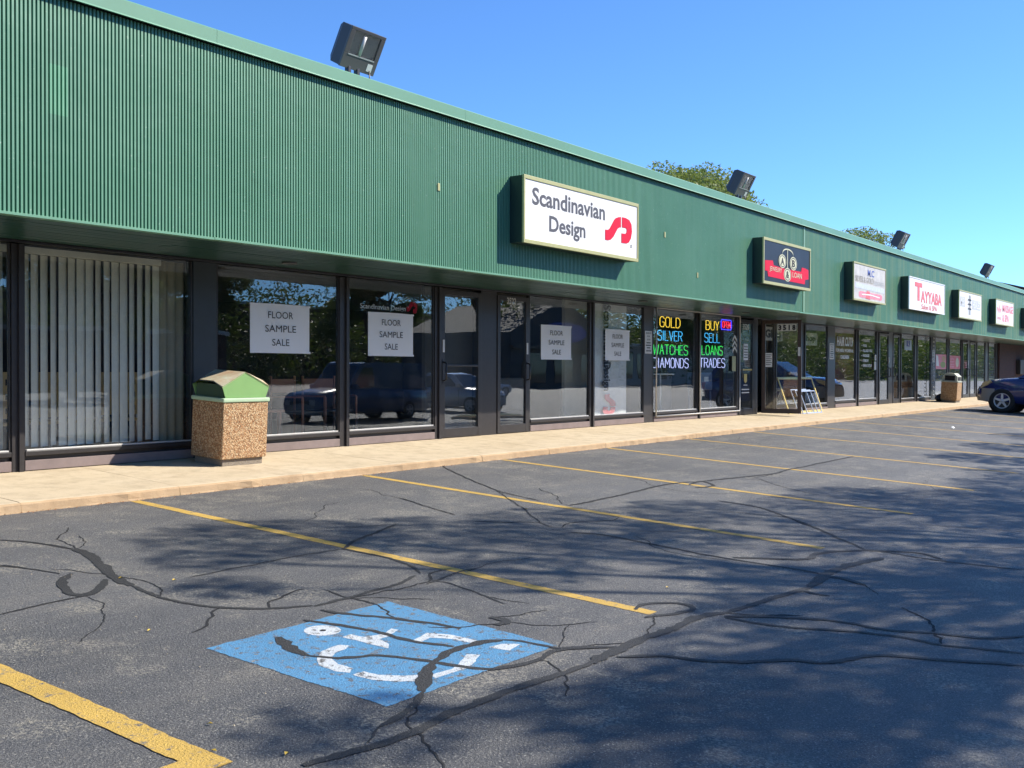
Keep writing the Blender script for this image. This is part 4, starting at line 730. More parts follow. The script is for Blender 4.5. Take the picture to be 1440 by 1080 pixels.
# glass shop boards
for (x0, x1, z0, z1, s, lb, yb) in ((25.97, 27.1, .68, 1.0, 'Shop', 'white board reading Shop hanging inside the glass shop window', 9.85), (23.9, 25.1, .75, 1.08, 'Glass', 'white board reading Glass seen through the open brown door', 10.0)):
    t = thing('shop_board', lb, 'sign board', ((x0+x1)/2, yb, z0)); mb = MB(); mb.bev(x0, x1, yb, yb+.02, z0, z1, .004); mb.obj('board', M['label'], t); text(s, x0+.1, x1-.12, z0+.06, z1-.06, yb-.003, M['pillar'], t, .05)
t = thing('small_white_box', 'small white box on the floor inside the glass shop window', 'box', (27.0, 9.95, -.98)); mb = MB(); mb.bev(-.25, .2, -.12, .12, 0, .42, .01); mb.obj('carton', M['paper'], t, rel=False)
t = thing('wall_shelf', 'grey shelf unit inside the glass shop', 'shelf', (26.9, 10.6, -.98)); 
for z in (.2, .55, .62): mb = MB(); mb.bev(-.6, .6, -.15, .15, z, z+.03, .004); mb.obj('shelf_board', M['int_dark'], t, rel=False)
for sx in (-1, 1): mb = MB(); mb.bev(sx*.62-.015, sx*.62+.015, -.15, .15, 0, 1.3, .004); mb.obj('shelf_side', M['int_dark'], t, rel=False)
# metal frames leaning at the open door
def leaner(x, y, w_, h, th, lean, m, label, rz=0):
    t = thing('leaning_frame', label, 'metal frame', (x, y, walk(y)), rot=(-lean, 0, rz)); mb = MB()
    for a in ((0, w_, 0, th), (0, w_, h-th, h)): mb.bev(a[0], a[1], 0, .02, a[2], a[3], .003)
    for a in ((0, th), (w_-th, w_)): mb.bev(a[0], a[1], .0005, .0195, th+.0005, h-th-.0005, .003)
    mb.obj('frame', m, t, rel=False); return t
leaner(23.80, 9.30, 2.25, .92, .055, .34, M['gold'], 'gold metal frame leaning on the window beside the open brown door')
for i in range(3): leaner(24.15+.20*i, 9.20-.03*i, 1.0, .62-.02*i, .022, .36, M['steel'], ('slim steel frame leaning closest to the glass, inside the gold one', 'slim steel frame leaning between two others inside the gold one', 'foremost slim steel frame leaning inside the gold one')[i])
# hair salon lettering
t = thing('window_lettering', 'white HAIR CUTS lettering across the salon window', 'window lettering', (28.9, 9.69, .5))
text('HAIR CUTS', 28.26, 29.55, .70, .96, 9.723, M['signwhite'], t, .035, slant=.04); text('FOR MEN, WOMEN &', 28.2, 29.62, .52, .63, 9.723, M['signwhite'], t, .03); text('CHILDREN', 28.55, 29.25, .35, .45, 9.723, M['signwhite'], t, .04)
t = thing('window_lettering', 'white bulleted list of salon services on the window', 'window lettering', (30.8, 9.69, .5))
for i, (s, wd) in enumerate((('THREADING', .6), ('FACIAL', .35), ('FULL BODY WAX', .85), ('MASSAGE', .55), ('EYEBROW', .5), ('HENNA TATTOO', .8))):
    z = .86-.145*i; text(s, 30.48, 30.48+wd, z, z+.085, 9.723, M['signwhite'], t, .04); flatpoly([ell(30.38, z+.04, .025, .02, 8)], 9.723, M['signwhite'], t, 'bullet')
t = thing('door_stickers', 'pale papers taped beside the salon door handle', 'stickers', (31.4, 9.69, .1))
flatpoly([[(31.42, .06), (31.6, .06), (31.6, .3), (31.42, .3)], [(31.45, .33), (31.6, .33), (31.6, .5), (31.45, .5)]], 9.69, M['label'], t, 'notice')
t = thing('parking_symbol_board', 'white and blue accessible parking board behind dark glass', 'small sign', (35.0, 9.69, .72))
mb = MB(); mb.box(34.62, 35.42, 9.723, 9.729, .70, 1.03); mb.obj('plate', mat('pale_blue_plate', (.45, .56, .66), .5), t); flatpoly([[(34.83, .82), (35.2, .82), (35.2, 1.0), (34.83, 1.0)]], 9.719, M['deepblue'], t, 'symbol')
flatpoly([ell(35.0, .965, .03, .02, 8), [(34.97, .94), (35.01, .94), (35.05, .89), (35.12, .85), (35.09, .84), (34.99, .88)]], 9.716, M['signwhite'], t, 'wheelchair_symbol')
# posters
def poster(x0, x1, z0, z1, label, kind):
    t = thing('poster', label, 'poster', ((x0+x1)/2, 9.69, z0)); mb = MB(); mb.box(x0, x1, 9.720, 9.725, z0, z1); mb.obj('poster_sheet', M['redprint'] if kind else M['pink'], t)
    w_ = x1-x0; h = z1-z0
    if kind == 0: flatpoly([ell(x0+w_*.68, z0+h*.3, w_*.25, h*.22, 12)], 9.717, M['posterg'], t, 'poster_print'); flatpoly([ell(x0+w_*.75, z0+h*.72, w_*.2, h*.2, 12)], 9.716, M['skin'], t, 'poster_print'); flatpoly([[(x0+.03, z0+h*.2), (x0+w_*.3, z0+h*.2), (x0+w_*.2, z0+h*.9), (x0+.03, z0+h*.95)]], 9.717, M['signwhite'], t, 'poster_print')
    if kind == 1: flatpoly([ell(x0+w_*.72, z0+h*.5, w_*.14, h*.36, 14)], 9.717, M['cream'], t, 'poster_print'); flatpoly([[(x0+w_*.08, z0+h*c), (x0+w_*.42, z0+h*c), (x0+w_*.42, z0+h*(c+.09)), (x0+w_*.08, z0+h*(c+.09))] for c in (.12, .28, .5, .7)], 9.717, M['pink'], t, 'poster_print')
    if kind == 2: flatpoly([[(x0+w_*.2, z0+h*c), (x0+w_*.8, z0+h*c), (x0+w_*.8, z0+h*(c+.1)), (x0+w_*.2, z0+h*(c+.1))] for c in (.15, .4, .65)], 9.687, M['pink'], t, 'poster_print')
poster(38.40, 39.82, .10, .62, 'pink poster with green fruit in the frosted window', 0); poster(40.25, 41.86, .11, .60, 'red poster with a cream oval in the frosted window', 1); poster(42.42, 42.84, .12, .44, 'small red poster on the dark door past the posters', 2)
t = thing('light_string', 'string of small white bulbs hanging beside the pillar', 'light string', (37.66, 9.6, -.9))
mb = MB(); mb.tube([(37.62, 9.647, -.9), (37.62, 9.647, 1.2)], .008, 5); mb.obj('cord', dfm, t)
for i in range(16): mb = MB(); mb.tube([(37.62, 9.597, -.82+.13*i), (37.62, 9.597, -.77+.13*i)], .022, 6); mb.obj('bulb', M['signwhite'], t)
t = thing('black_bags', 'black bags slumped on the walk against the pillar before the far bin', 'bag', (37.6, 9.3, walk(9.3)))
mb = MB(); bmx = bmesh.new(); bmesh.ops.create_icosphere(bmx, subdivisions=3, radius=.2)
for v in bmx.verts: v.co = Vector((v.co.x*2.2, v.co.y*1.0, max(0, v.co.z*.75+.1))) * (1+.12*math.sin(v.co.x*23)*math.cos(v.co.y*19+v.co.z*14))
bmx.verts.index_update(); mb.add([v.co.copy() for v in bmx.verts], [[v.index for v in f.verts] for f in bmx.faces], 0, True); bmx.free(); mb.obj('bag', M['navy'], t, rel=False)
t = thing('meter_box', 'dark meter box with a pale tag on the brick wall', 'meter box', (52.4, 9.6, 0)); mb = MB(); mb.bev(-.7, .7, -.16, .02, -.1, .55, .02); mb.obj('box_body', M['darkframe'], t, rel=False); mb = MB(); mb.box(.42, .5, -.165, -.161, .1, .4); mb.obj('tag', M['label'], t, rel=False)
# potted plants behind the far dark windows
def pot(x, y, label):
    t = thing('potted_plant', label, 'plant', (x, y, -.98)); mb = MB(); mb.tube([(0, 0, 0), (0, 0, .45)], [.18, .28], 12); mb.obj('pot', M['int_cream'], t, rel=False); mb = MB()
    for i in range(90):
        a = R.uniform(0, 6.28); l = R.uniform(.3, .62); e = R.uniform(.4, 1.4); b_ = Vector((0, 0, .45)); tip = b_+Vector((math.cos(a)*math.cos(e), math.sin(a)*math.cos(e), math.sin(e)))*l; sd = Vector((-math.sin(a), math.cos(a), 0))*.03; md = b_.lerp(tip, .6)
        mb.add([b_, md+sd, tip-Vector((0, 0, .08)), md-sd], [(0, 1, 2, 3)])
    mb.obj('leaves', mat('dusty_pink_leaves', (.30, .22, .18), .7), t, rel=False, recalc=False)
pot(34.95, 10.1, 'leafy dusty potted plant behind the glass under the blue parking board'); pot(36.7, 10.2, 'leafy dusty potted plant beside the string of bulbs')

# ------------------------------------------------------------------ vehicles
def lathe(mb, prof, n, mi, M_=None):
    vs = []
    for (r, x) in prof:
        for j in range(n): a = 2*math.pi*j/n; vs.append(Vector((r*math.cos(a), x, r*math.sin(a))))
    if M_: vs = [M_ @ v for v in vs]
    mb.add(vs, [(i*n+j, i*n+(j+1) % n, (i+1)*n+(j+1) % n, (i+1)*n+j) for i in range(len(prof)-1) for j in range(n)], mi, True)
def wheel(t, x, y, r, out):       # out = +1/-1 side
    s = out; Mw = Matrix.Translation((x, y, r))
    mb = MB(); lathe(mb, [(r*.60, s*.085), (r*.72, s*.11), (r*.94, s*.105), (r, s*.07), (r, -s*.07), (r*.93, -s*.1), (r*.6, -s*.09)], 32, 0, Mw); wo = mb.obj('wheel', M['tyre'], t, rel=False)
    mb = MB(); lathe(mb, [(r*.66, s*.088), (r*.63, s*.098), (r*.57, s*.075), (r*.56, -s*.05)], 28, 0, Mw)
    for k in range(5):
        a = k*2*math.pi/5+.3; ca, sa = math.cos(a), math.sin(a); q = []
        for rr, hw in ((r*.08, r*.10), (r*.60, r*.075)):
            for sg in (-1, 1):
                for yy in (s*.082, s*.055): q.append(Mw @ Vector((rr*ca-sg*hw*sa, yy, rr*sa+sg*hw*ca)))
        mb.add(q, [(0, 2, 6, 4), (0, 1, 5, 4), (2, 3, 7, 6), (1, 3, 7, 5), (4, 5, 7, 6)])
    lathe(mb, [(0.001, s*.09), (r*.13, s*.09), (r*.16, s*.06)], 14, 0, Mw); mb.obj('rim', M['rim'], wo, rel=False)
    mb = MB(); lathe(mb, [(.001, s*.02), (r*.6, s*.02)], 20, 0, Mw); mb.obj('brake_disc', M['darkframe'], wo, rel=False)
def vehicle(name, label, cat, loc, rz, paint, L=4.6, W=1.82, H=1.68, kind='suv', pitch=0, group=None):
    t = thing(name, label, cat, loc, group, (0, 0, rz)); t.rotation_euler = (0, -pitch, rz); h2 = W/2; f = L/2; r = .36
    if kind == 'van': wx = (f-.75, -f+1.15); st = [(-f, .45, 1.0, .86), (-f+.12, .30, 1.12, .97), (-f+1.5, .28, 1.14, 1), (0, .28, 1.14, 1), (f-1.35, .28, 1.14, 1), (f-1.1, .28, 1.12, 1), (f-.35, .3, 1.02, .98), (f-.08, .34, .92, .93), (f, .45, .80, .86)]
    elif kind == 'sedan': wx = (f-.85, -f+.95); st = [(-f, .45, .88, .80), (-f+.15, .3, .98, .94), (-f+.9, .25, 1.02, 1), (0, .22, .95, 1), (f-1.3, .24, .92, 1), (f-.5, .26, .80, .96), (f-.12, .3, .70, .86), (f, .4, .60, .70)]
    else: wx = (f-.745, -f+.85); st = [(-f, .5, .98, .84), (-f+.12, .36, 1.06, .94), (-f+.9, .3, 1.10, 1), (0, .28, 1.06, 1), (f-1.25, .28, 1.055, 1), (f-1.0, .29, 1.03, .995), (f-.6, .3, .985, .97), (f-.28, .30, .93, .92), (f-.10, .33, .80, .84), (f-.02, .38, .68, .74), (f, .46, .60, .68)]
    mb = MB(); rows = []
    for (x, zb, zs, k) in st:
        y = h2*k; rows.append([(x, 0, zb), (x, y*.9, zb), (x, y*.985, zb+.12), (x, y, zb+(zs-zb)*.55), (x, y*.975, zs-.09), (x, y*.90, zs), (x, y*.5, zs+.035), (x, 0, zs+.045)])
    n = 8; full = []
    for rw in rows: full.append(rw+[(p[0], -p[1], p[2]) for p in rw[-2:0:-1]])
    m_ = len(full[0]); mb.v = [p for rw in full for p in rw]
    for i in range(len(full)-1):
        for j in range(m_): mb.f.append([i*m_+j, i*m_+(j+1) % m_, (i+1)*m_+(j+1) % m_, (i+1)*m_+j]); mb.m.append(0); mb.sm.append(True)
    mb.f += [list(range(m_))[::-1], [(len(full)-1)*m_+j for j in range(m_)]]; mb.m += [0, 0]; mb.sm += [False, False]
    body = mb.obj('body', M[paint], t, rel=False)
    # wheel arches cut by boolean
    cut = MB()
    for x in wx: cut.tube([(x, -2, r), (x, 2, r)], r+.065, 28)
    cu = cut.obj('cutter', M['black'], None)
    md = body.modifiers.new('b', 'BOOLEAN'); md.operation = 'DIFFERENCE'; md.object = cu; md.solver = 'EXACT'
    dg = bpy.context.evaluated_depsgraph_get(); me = bpy.data.meshes.new_from_object(body.evaluated_get(dg)); body.modifiers.clear(); old = body.data; body.data = me; bpy.data.meshes.remove(old); bpy.data.objects.remove(cu)
    mb = MB()
    for x in wx:
        for sg in (-1, 1): mb.tube([(x, sg*(h2-.28), r), (x, sg*(h2-.3), r)], r+.08, 20)
    mb.box(-f+.5, f-.5, -h2*.7, h2*.7, .3, .6); mb.obj('wheel_well', M['black'], t, rel=False)
    # greenhouse
    if kind == 'van': g = [(f-1.30, 1.13), (f-2.05, H-.04), (f-2.3, H), (-f+.25, H), (-f+.04, H-.15), (-f+.02, 1.10)]; win = [[(f-1.62, 1.20), (f-2.12, H-.17), (f-2.62, H-.17), (f-2.62, 1.20)]]
    elif kind == 'sedan': g = [(f-1.25, .93), (f-2.1, H-.04), (f-2.6, H), (-f+1.5, H-.02), (-f+.85, 1.02)]; win = [[(f-1.62, .99), (f-2.2, H-.12), (f-2.75, H-.09), (f-2.75, .99)], [(f-2.83, .99), (f-2.83, H-.09), (-f+1.55, H-.11), (-f+1.15, 1.02)]]
    else: g = [(f-1.12, 1.07), (f-1.95, H-.05), (f-2.4, H), (-f+.5, H-.02), (-f+.12, 1.10)]; win = [[(f-1.55, 1.12), (f-2.1, H-.14), (f-2.75, H-.10), (f-2.75, 1.12)], [(f-2.83, 1.12), (f-2.83, H-.1), (f-3.6, H-.1), (f-3.6, 1.12)], [(f-3.68, 1.12), (f-3.68, H-.1), (-f+.62, H-.13), (-f+.42, 1.16)]]
    ins = lambda z: h2*(.90-.22*max(0, (z-1.05))/(H-1.05)*(.45 if kind == 'van' else 1))
    mb = MB(); k = len(g); vs = [(x, ins(z), z) for x, z in g]+[(x, -ins(z), z) for x, z in g]
    mb.add(vs, [list(range(k)), list(range(2*k-1, k-1, -1))]+[[i, (i+1) % k, (i+1) % k+k, i+k] for i in range(k)]); mb.obj('cabin', M[paint], t, rel=False)
    for wv in win:
        for sg in (-1, 1):
            mb = MB(); q = [(x, sg*(ins(z)+.006), z) for x, z in wv]; mb.add(q+[(a, b-sg*.012, c_) for a, b, c_ in q], [list(range(len(q)))]+[[i, (i+1) % len(q), (i+1) % len(q)+len(q), i+len(q)] for i in range(len(q))]); mb.obj('side_window', M['carglass'], t, rel=False)
    a, b = Vector((g[0][0], 0, g[0][1])), Vector((g[1][0], 0, g[1][1])); nn = Vector((b.z-a.z, 0, a.x-b.x)).normalized()*.006
    def wsh(a, b, nm):
        mb = MB(); q = []
        for p, kk in ((a.lerp(b, .06), .93), (a.lerp(b, .92), .90)):
            for sg in (1, -1): q.append((p.x+nn.x, sg*ins(p.z)*kk, p.z+nn.z))
        mb.add([q[0], q[1], q[3], q[2]], [(0, 1, 2, 3)]); mb.obj(nm, M['carglass'], t, rel=False)
    wsh(a, b, 'windshield')
    a, b = Vector((g[-1][0], 0, g[-1][1])), Vector((g[-2][0], 0, g[-2][1])); nn = Vector((-(b.z-a.z), 0, -(a.x-b.x))).normalized()*.006; nn.x = -abs(nn.x); wsh(a, b, 'rear_window')
    for sg in (-1, 1):
        for x in wx: wheel(t, x, sg*(h2-.10), r, sg)
        if kind == 'van':
            mb = MB(); mb.bev(f-.03, f+.015, sg*.62-.13, sg*.62+.13, .62, .78, .02); mb.obj('headlight', M['reflector'], t, rel=False)
        else:
            zh = .80 if kind == 'suv' else .62; sw_ = (h2*.80, h2*.945, h2*.90)
            mb = MB(); P = [(f-.10, sg*h2*.62, zh-.09), (f-.12, sg*h2*.80, zh-.12), (f-.30, sg*h2*.935, zh-.01), (f-.46, sg*h2*.955, zh+.12), (f-.40, sg*h2*.90, zh+.155), (f-.20, sg*h2*.80, zh+.085), (f-.13, sg*h2*.62, zh+.04)]
            c_ = Vector((f-.45, sg*h2*.6, zh)); mb.add([Vector(p)+Vector((.03, sg*.022, .006)) for p in P]+[c_], [list(range(7))]+[(i, (i+1) % 7, 7) for i in range(7)]); mb.obj('headlight', M['headlight'], t, rel=False)
        mb = MB(); mb.bev(-f-.01, -f+.05, sg*h2*.80-.08, sg*h2*.80+.08, .80, 1.05, .02); mb.obj('taillight', M['taillight'], t, rel=False)
        mx_ = g[0][0]-.28; mb = MB(); mb.bev(mx_-.07, mx_+.07, sg*(h2+.04)-.09, sg*(h2+.04)+.09, g[0][1]+.03, g[0][1]+.19, .03); mb.obj('wing_mirror', M[paint], t, rel=False)
        for xh in ((f-2.5, f-3.4) if kind != 'van' else (f-2.45,)): mb = MB(); mb.bev(xh-.08, xh+.08, sg*(h2+.005)-.012, sg*(h2+.005)+.012, .88, .915, .005); mb.obj('door_handle', M[paint], t, rel=False)
        # dark door gaps
        mb = MB()
        for xg in ((f-1.38, f-2.79, f-3.64) if kind == 'suv' else (f-1.5, f-2.7)): mb.box(xg-.004, xg+.004, sg*h2*.97-.005+sg*.0, sg*h2*.97+.03*sg+.006, .38, 1.0)
        mb.obj('door_seam', M['black'], t, rel=False)
    # bumper, grille, plate
    mb = MB(); bz = .34 if kind == 'suv' else .30
    P = []
    for zz, k in ((bz-.02, .03), (bz+.10, .055), (bz+.30, .05), (bz+.37, .015)):
        P.append([(f-.52, h2*.965+.012, zz), (f-.36, h2*.945+.015, zz), (f-.16, h2*.86+.02, zz), (f-.03+k, h2*.66, zz), (f+.01+k, 0, zz), (f-.03+k, -h2*.66, zz), (f-.16, -h2*.86-.02, zz), (f-.36, -h2*.945-.015, zz), (f-.52, -h2*.965-.012, zz)])
    mb.add([p for q in P for p in q], [(i*9+j, i*9+j+1, (i+1)*9+j+1, (i+1)*9+j) for i in range(3) for j in range(8)], 0, True)
    mb.obj('front_bumper', M['cartrim' if kind != 'sedan' else paint], t, rel=False, recalc=False)
    mb = MB(); mb.bev(f-.06, f+.02, -h2*.5, h2*.5, .58, .74, .01); mb.obj('grille', M['black'], t, rel=False)
    mb = MB(); mb.bev(-f-.03, -f+.2, -h2*.9, h2*.9, .38, .56, .03); mb.obj('rear_bumper', M['cartrim'], t, rel=False)
    return t
vehicle('parked_car', 'dark blue SUV nosed in to the walk, front half in view at the edge', 'car', (34.98, 5.22, lot(5.22)+.0), math.pi/2, 'carblue', L=4.55, W=1.80, pitch=.0538)
vehicle('parked_van', 'dark blue panel van mirrored in the dark shop windows', 'van', (27.0, -7.0, lot(-7)), math.pi, 'carvan', L=5.5, W=2.0, H=2.08, kind='van')
vehicle('parked_car', 'black SUV mirrored beside the numbered glass door', 'car', (40.2, -14.5, lot(-14)), math.pi*.5, 'carblack')
vehicle('parked_car', 'silver sedan mirrored at the right of the third sale paper', 'car', (56, -24, lot(-14)), .1, 'carsilver', L=4.7, H=1.45, kind='sedan')
vehicle('parked_car', 'grey SUV mirrored low in the glass of the left door', 'car', (35.6, -9.6, lot(-9)), math.pi*.5, 'carsilver', L=4.6)

# ------------------------------------------------------------------ trees
def leaves(mb, c, rx, ry, rz, n, s, shell=.35):
    for i in range(n):
        while True:
            p = Vector((R.uniform(-1, 1), R.uniform(-1, 1), R.uniform(-1, 1))); l = p.length
            if l <= 1 and (l > shell or R.random() < .35): break
        q = Vector((c[0]+p.x*rx, c[1]+p.y*ry, c[2]+p.z*rz)); k = s*R.uniform(.6, 1.3)
        d1 = Vector((R.gauss(0, 1), R.gauss(0, 1), R.gauss(0, .6))).normalized(); d2 = d1.orthogonal().normalized(); d2 = (d2*math.cos(k*91)+d1.cross(d2)*math.sin(k*91))
        mb.add([q-d1*k, q+d2*k*.45, q+d1*k, q-d2*k*.45], [(0, 1, 2, 3)])
def tree(label, base_, top, lobes, n, s, m='leaf', r0_=.24, fork=.45, dens=None, name='shade_tree'):
    t = thing(name, label, 'tree', base_); b = Vector(base_); mb = MB(); Hh = top
    cx = sum(l[0] for l in lobes)/len(lobes); cy = sum(l[1] for l in lobes)/len(lobes)
    fk = Vector((b.x+(cx-b.x)*.25, b.y+(cy-b.y)*.25, b.z+Hh*fork))
    mb.tube([b-Vector((0, 0, .2)), b+Vector((0, 0, .15)), b.lerp(fk, .5)+Vector((.06, .04, 0)), fk], [r0_*1.5, r0_*1.1, r0_*.95, r0_*.85], 14)
    mb.obj('trunk', M['bark'], t)
    grp = {}
    for l in lobes: grp.setdefault(int((math.atan2(l[1]-b.y, l[0]-b.x)+math.pi)/1.3), []).append(l)
    for g_ in grp.values():
        gx, gy, gz = (sum(l[i] for l in g_)/len(g_) for i in range(3)); j = fk.lerp(Vector((gx, gy, gz)), .55)+Vector((0, 0, .3)); mb = MB(); mb.tube([fk-Vector((0, 0, .15)), fk.lerp(j, .5)+Vector((0, 0, .35)), j], [r0_*.7, r0_*.5, r0_*.36], 10)
        for l in g_:
            e = Vector(l[:3]); md = j.lerp(e, .5)+Vector((R.uniform(-.2, .2), R.uniform(-.2, .2), R.uniform(0, .3))); mb.tube([j, md, e], [r0_*.2, r0_*.12, .015], 6)
            for q in range(4): mb.tube([md.lerp(e, q/4), e+Vector((R.uniform(-1, 1)*l[3]*.8, R.uniform(-1, 1)*l[3]*.8, R.uniform(-.5, .5)*l[3]))], [.016, .005], 5)
        mb.obj('limb', M['bark'], t)
    mb = MB()
    for l in lobes: leaves(mb, l[:3], l[3], l[3]*l[5] if len(l) > 5 else l[3], l[3]*(l[4] if len(l) > 4 else .7), int(n*l[3]**2), s)
    o = mb.obj('crown', M[m], t, recalc=False); return t
def lobe(x, y, r, h, f=.6):     # crown clump on the sun ray of a shaded patch of the lot
    g = lot(y); return (x+h*.943, y-h*.82, g+h, r, f)
la = [(5.3, 6.05, .85, 7.6), (6.4, 5.35, .8, 7.4), (4.45, 5.75, .35, 7.2), (4.1, 5.1, .3, 7.2), (7.7, 4.95, .8, 7.6), (9.2, 4.45, .75, 7.8), (10.8, 3.5, .95, 8), (12.3, 3.0, .95, 8.3), (11.8, 4.0, .55, 8.4), (5.8, 4.2, .6, 7.0), (7.0, 4.1, .65, 7.2), (10.3, 1.7, 1.2, 7.5), (8.3, 2.3, 1.0, 7.0), (6.7, 2.45, .7, 6.8), (5.4, .6, .95, 6.6), (3.9, 1.8, .75, 6.6), (3.0, 2.95, .42, 6.8), (4.6, 2.3, .35, 6.8), (14.6, 2.4, 1.1, 8.2), (12.2, 1.1, 1.4, 8.6), (4.4, -.4, 1.0, 7.4), (6.2, -1.2, 1.3, 8.6), (9.5, -1.8, 1.5, 7), (12.5, -1, 1.5, 9.5), (4.9, 1.5, .6, 7.6), (6.3, 1.7, .9, 7.9), (7.6, 1.6, .9, 8.2), (8.6, 1.1, 1.1, 8), (10.2, .6, 1.2, 8.2), (3.6, .9, .8, 7), (9.4, 3.2, .6, 8), (11.6, 2.2, 1, 8.4), (13.4, 2.2, 1, 8.5), (16.2, 2.6, 1, 8.6), (14.4, .8, 1.3, 8.8), (7.9, 3.9, .6, 7.7), (6.6, -.5, 1.2, 7.8), (2.6, 1.2, .6, 7), (4.2, 2.0, .6, 7.3), (4.6, 1.4, .7, 7.7), (3.8, 2.45, .4, 7.1), (5.2, 2.3, .5, 7.4), (3.3, 1.5, .6, 7.2), (5.6, 1.5, .6, 7.2), (5.9, 2.6, .4, 7.5), (6.9, 3.2, .4, 7.4)]
tree('spreading shade tree out in the lot, its forked trunk mirrored in the blinds', (15.9, -4.6, lot(-4.6)-.05), 7, [lobe(*l) for l in la], 1500, .056, fork=.42, r0_=.30)
lb_ = [(17.9, 3.7, .9, 8), (20.9, 3.6, 1.1, 8), (24.4, 3.6, 1.3, 8.4), (19.5, 1.6, 1.4, 8), (23, 1.2, 1.6, 8.6), (27, 2.6, 1.5, 8.4), (21, -1.2, 1.6, 9), (25.5, -1.2, 1.6, 9.4), (30, 2, 1.3, 8)]
tree('second shade tree out in the lot behind the mirrored van', (31.5, -4.6, lot(-4.6)-.05), 8, [lobe(*l) for l in lb_], 480, .10, r0_=.28)
for i, (x, y) in enumerate(((15.9, -4.6), (31.5, -4.6))):
    mb = MB(); mb.bev(x-1.3, x+1.3, y-.8, y+.8, lot(y)-.1, lot(y)+.10, .03); o = mb.obj('planting_island', [M['curbc']]); tag(o, None, kind='structure')
    mb = MB(); mb.bev(x-1.15, x+1.15, y-.65, y+.65, lot(y)+.05, lot(y)+.13, .02); mb.obj('island_turf', M['grass'], o, rel=False)
def crown_tree(label, c, wx_, wy_, h, base_z, nl, n, s, m, seed, lo=.5):
    rr = random.Random(seed); lobes = []
    for i in range(nl):
        a = rr.uniform(0, 6.28); d = rr.uniform(0, 1)**.6; z = rr.uniform(lo, 1)
        k = math.sqrt(max(.05, 1-((z-lo)/(1-lo))**2*.62)); r = rr.uniform(.55, .95)*wx_*.36
        lobes.append((c[0]+math.cos(a)*d*wx_*k*.75, c[1]+math.sin(a)*d*wy_*k*.75, base_z+(h-r*.5)*z, r, .62))
    return tree(label, (c[0], c[1], base_z), h*.8, lobes, n, s, m, r0_=.26, fork=.4)
crown_tree('olive green treetop behind the roof beside the second floodlight', (40.9, 20.9, 0), 4.9, 4.0, 10.35, -1.6, 50, 620, .075, 'leaf_olive', 4, .55)
crown_tree('smaller distant treetop behind the roof beside the third floodlight', (70.8, 22.6, 0), 4.0, 3.6, 11.5, -1.8, 44, 520, .09, 'leaf_olive', 12, .6)
crown_tree('sliver of treetop past the far brown roof at the photo edge', (98.5, 16.7, 0), 2.5, 2.5, 10.2, -1.8, 16, 300, .14, 'leaf', 9)
FT = (('leafy tree across the lot mirrored over the second sale paper', 36, -40, 1.15, .4), ('leafy tree across the lot mirrored right of the van', 62, -40, 1.0, 2.1), ('leafy tree across the lot mirrored above the van roof', 48, -46, .95, 3.3), ('leafy tree across the lot mirrored over the first sale paper', 26, -44, 1.05, 4.4), ('leafy tree across the lot mirrored high in the blinds', 14, -38, 1.1, 5.2), ('leafy tree past the gabled building mirrored in the far windows', 120, -40, 1.05, 1.2), ('leafy tree across the lot mirrored in the first window', 3, -40, 1.0, 2.8))
for i, (lb, x, y, k, rz) in enumerate(FT):
    if i == 0: ft = crown_tree(lb, (0, 0, 0), 6, 6, 13.5, -1.9, 26, 620, .14, 'leaf', 23, .35); ft.location = (0, 0, -1.9); o = ft
    else: o = copytree(ft)
    o.location = (x, y, -1.9); o.scale = (k, k, k); o.rotation_euler.z = rz; o['label'] = lb; o['group'] = 'leafy trees across the lot'
# ------------------------------------------------------------------ buildings beyond
t = thing('brown_roofed_building', 'brown building with shingled roof beyond the far end of the strip', 'building', (92, 17, -1.9))
mb = MB(); mb.box(80, 110, 10, 30, -1.9, 4.4); mb.obj('wall', M['brick'], t)
mb = MB(); mb.prism([(9.0, 4.4), (20, 7.4), (31, 4.4)], 79, 111, 'x'); mb.obj('roof', M['shingle'], t)
def gable(x0, x1, y0, y1, h, hr, label, m, blue):
    z = -1.9; t = thing('gabled_shop', label, 'building', ((x0+x1)/2, y1, z)); mb = MB(); mb.prism([(x0, z), (x1, z), (x1, z+h), ((x0+x1)/2, z+hr), (x0, z+h)], y0, y1, 'y'); mb.obj('wall', M[m], t)
    for i in range(3):
        a = x0+(x1-x0)*(.12+.28*i); mb = MB(); mb.box(a, a+(x1-x0)*.2, y1+.01, y1+.06, z+.6, z+h*.62); mb.obj('window', M['carglass'], t)
    mb = MB(); mb.box(x0-.2, x1+.2, y1+.02, y1+.5, z+h*.7, z+h*.76); mb.obj('awning', M['frame'], t)
    if blue: mb = MB(); mb.prism(ell((x0+x1)/2, z+h*1.02, (x1-x0)*.22, h*.19, 22), y1+.1, y1+.25, 'y'); mb.obj('oval_sign', M['deepblue'], t)
gable(88, 108, -60, -45, 6.0, 9.6, 'grey gabled shop with blue oval sign mirrored behind the third sale paper', 'int_mid', True)
def lowb(x0, x1, y0, y1, h, label, m):
    z = -1.9; t = thing('low_building', label, 'building', ((x0+x1)/2, y1, z)); mb = MB(); mb.box(x0, x1, y0, y1, z, z+h); mb.obj('wall', M[m], t); mb = MB(); mb.box(x0-.3, x1+.3, y0-.3, y1+.3, z+h+.002, z+h+.35); mb.obj('roof', M['alu'], t)
    k = min(9, int((x1-x0)/3.2))
    for i in range(k): a = x0+.8+i*3.2; mb = MB(); mb.box(a, a+1.9, y1+.01, y1+.05, z+.9, z+h-.9); mb.obj('window', M['carglass'], t)
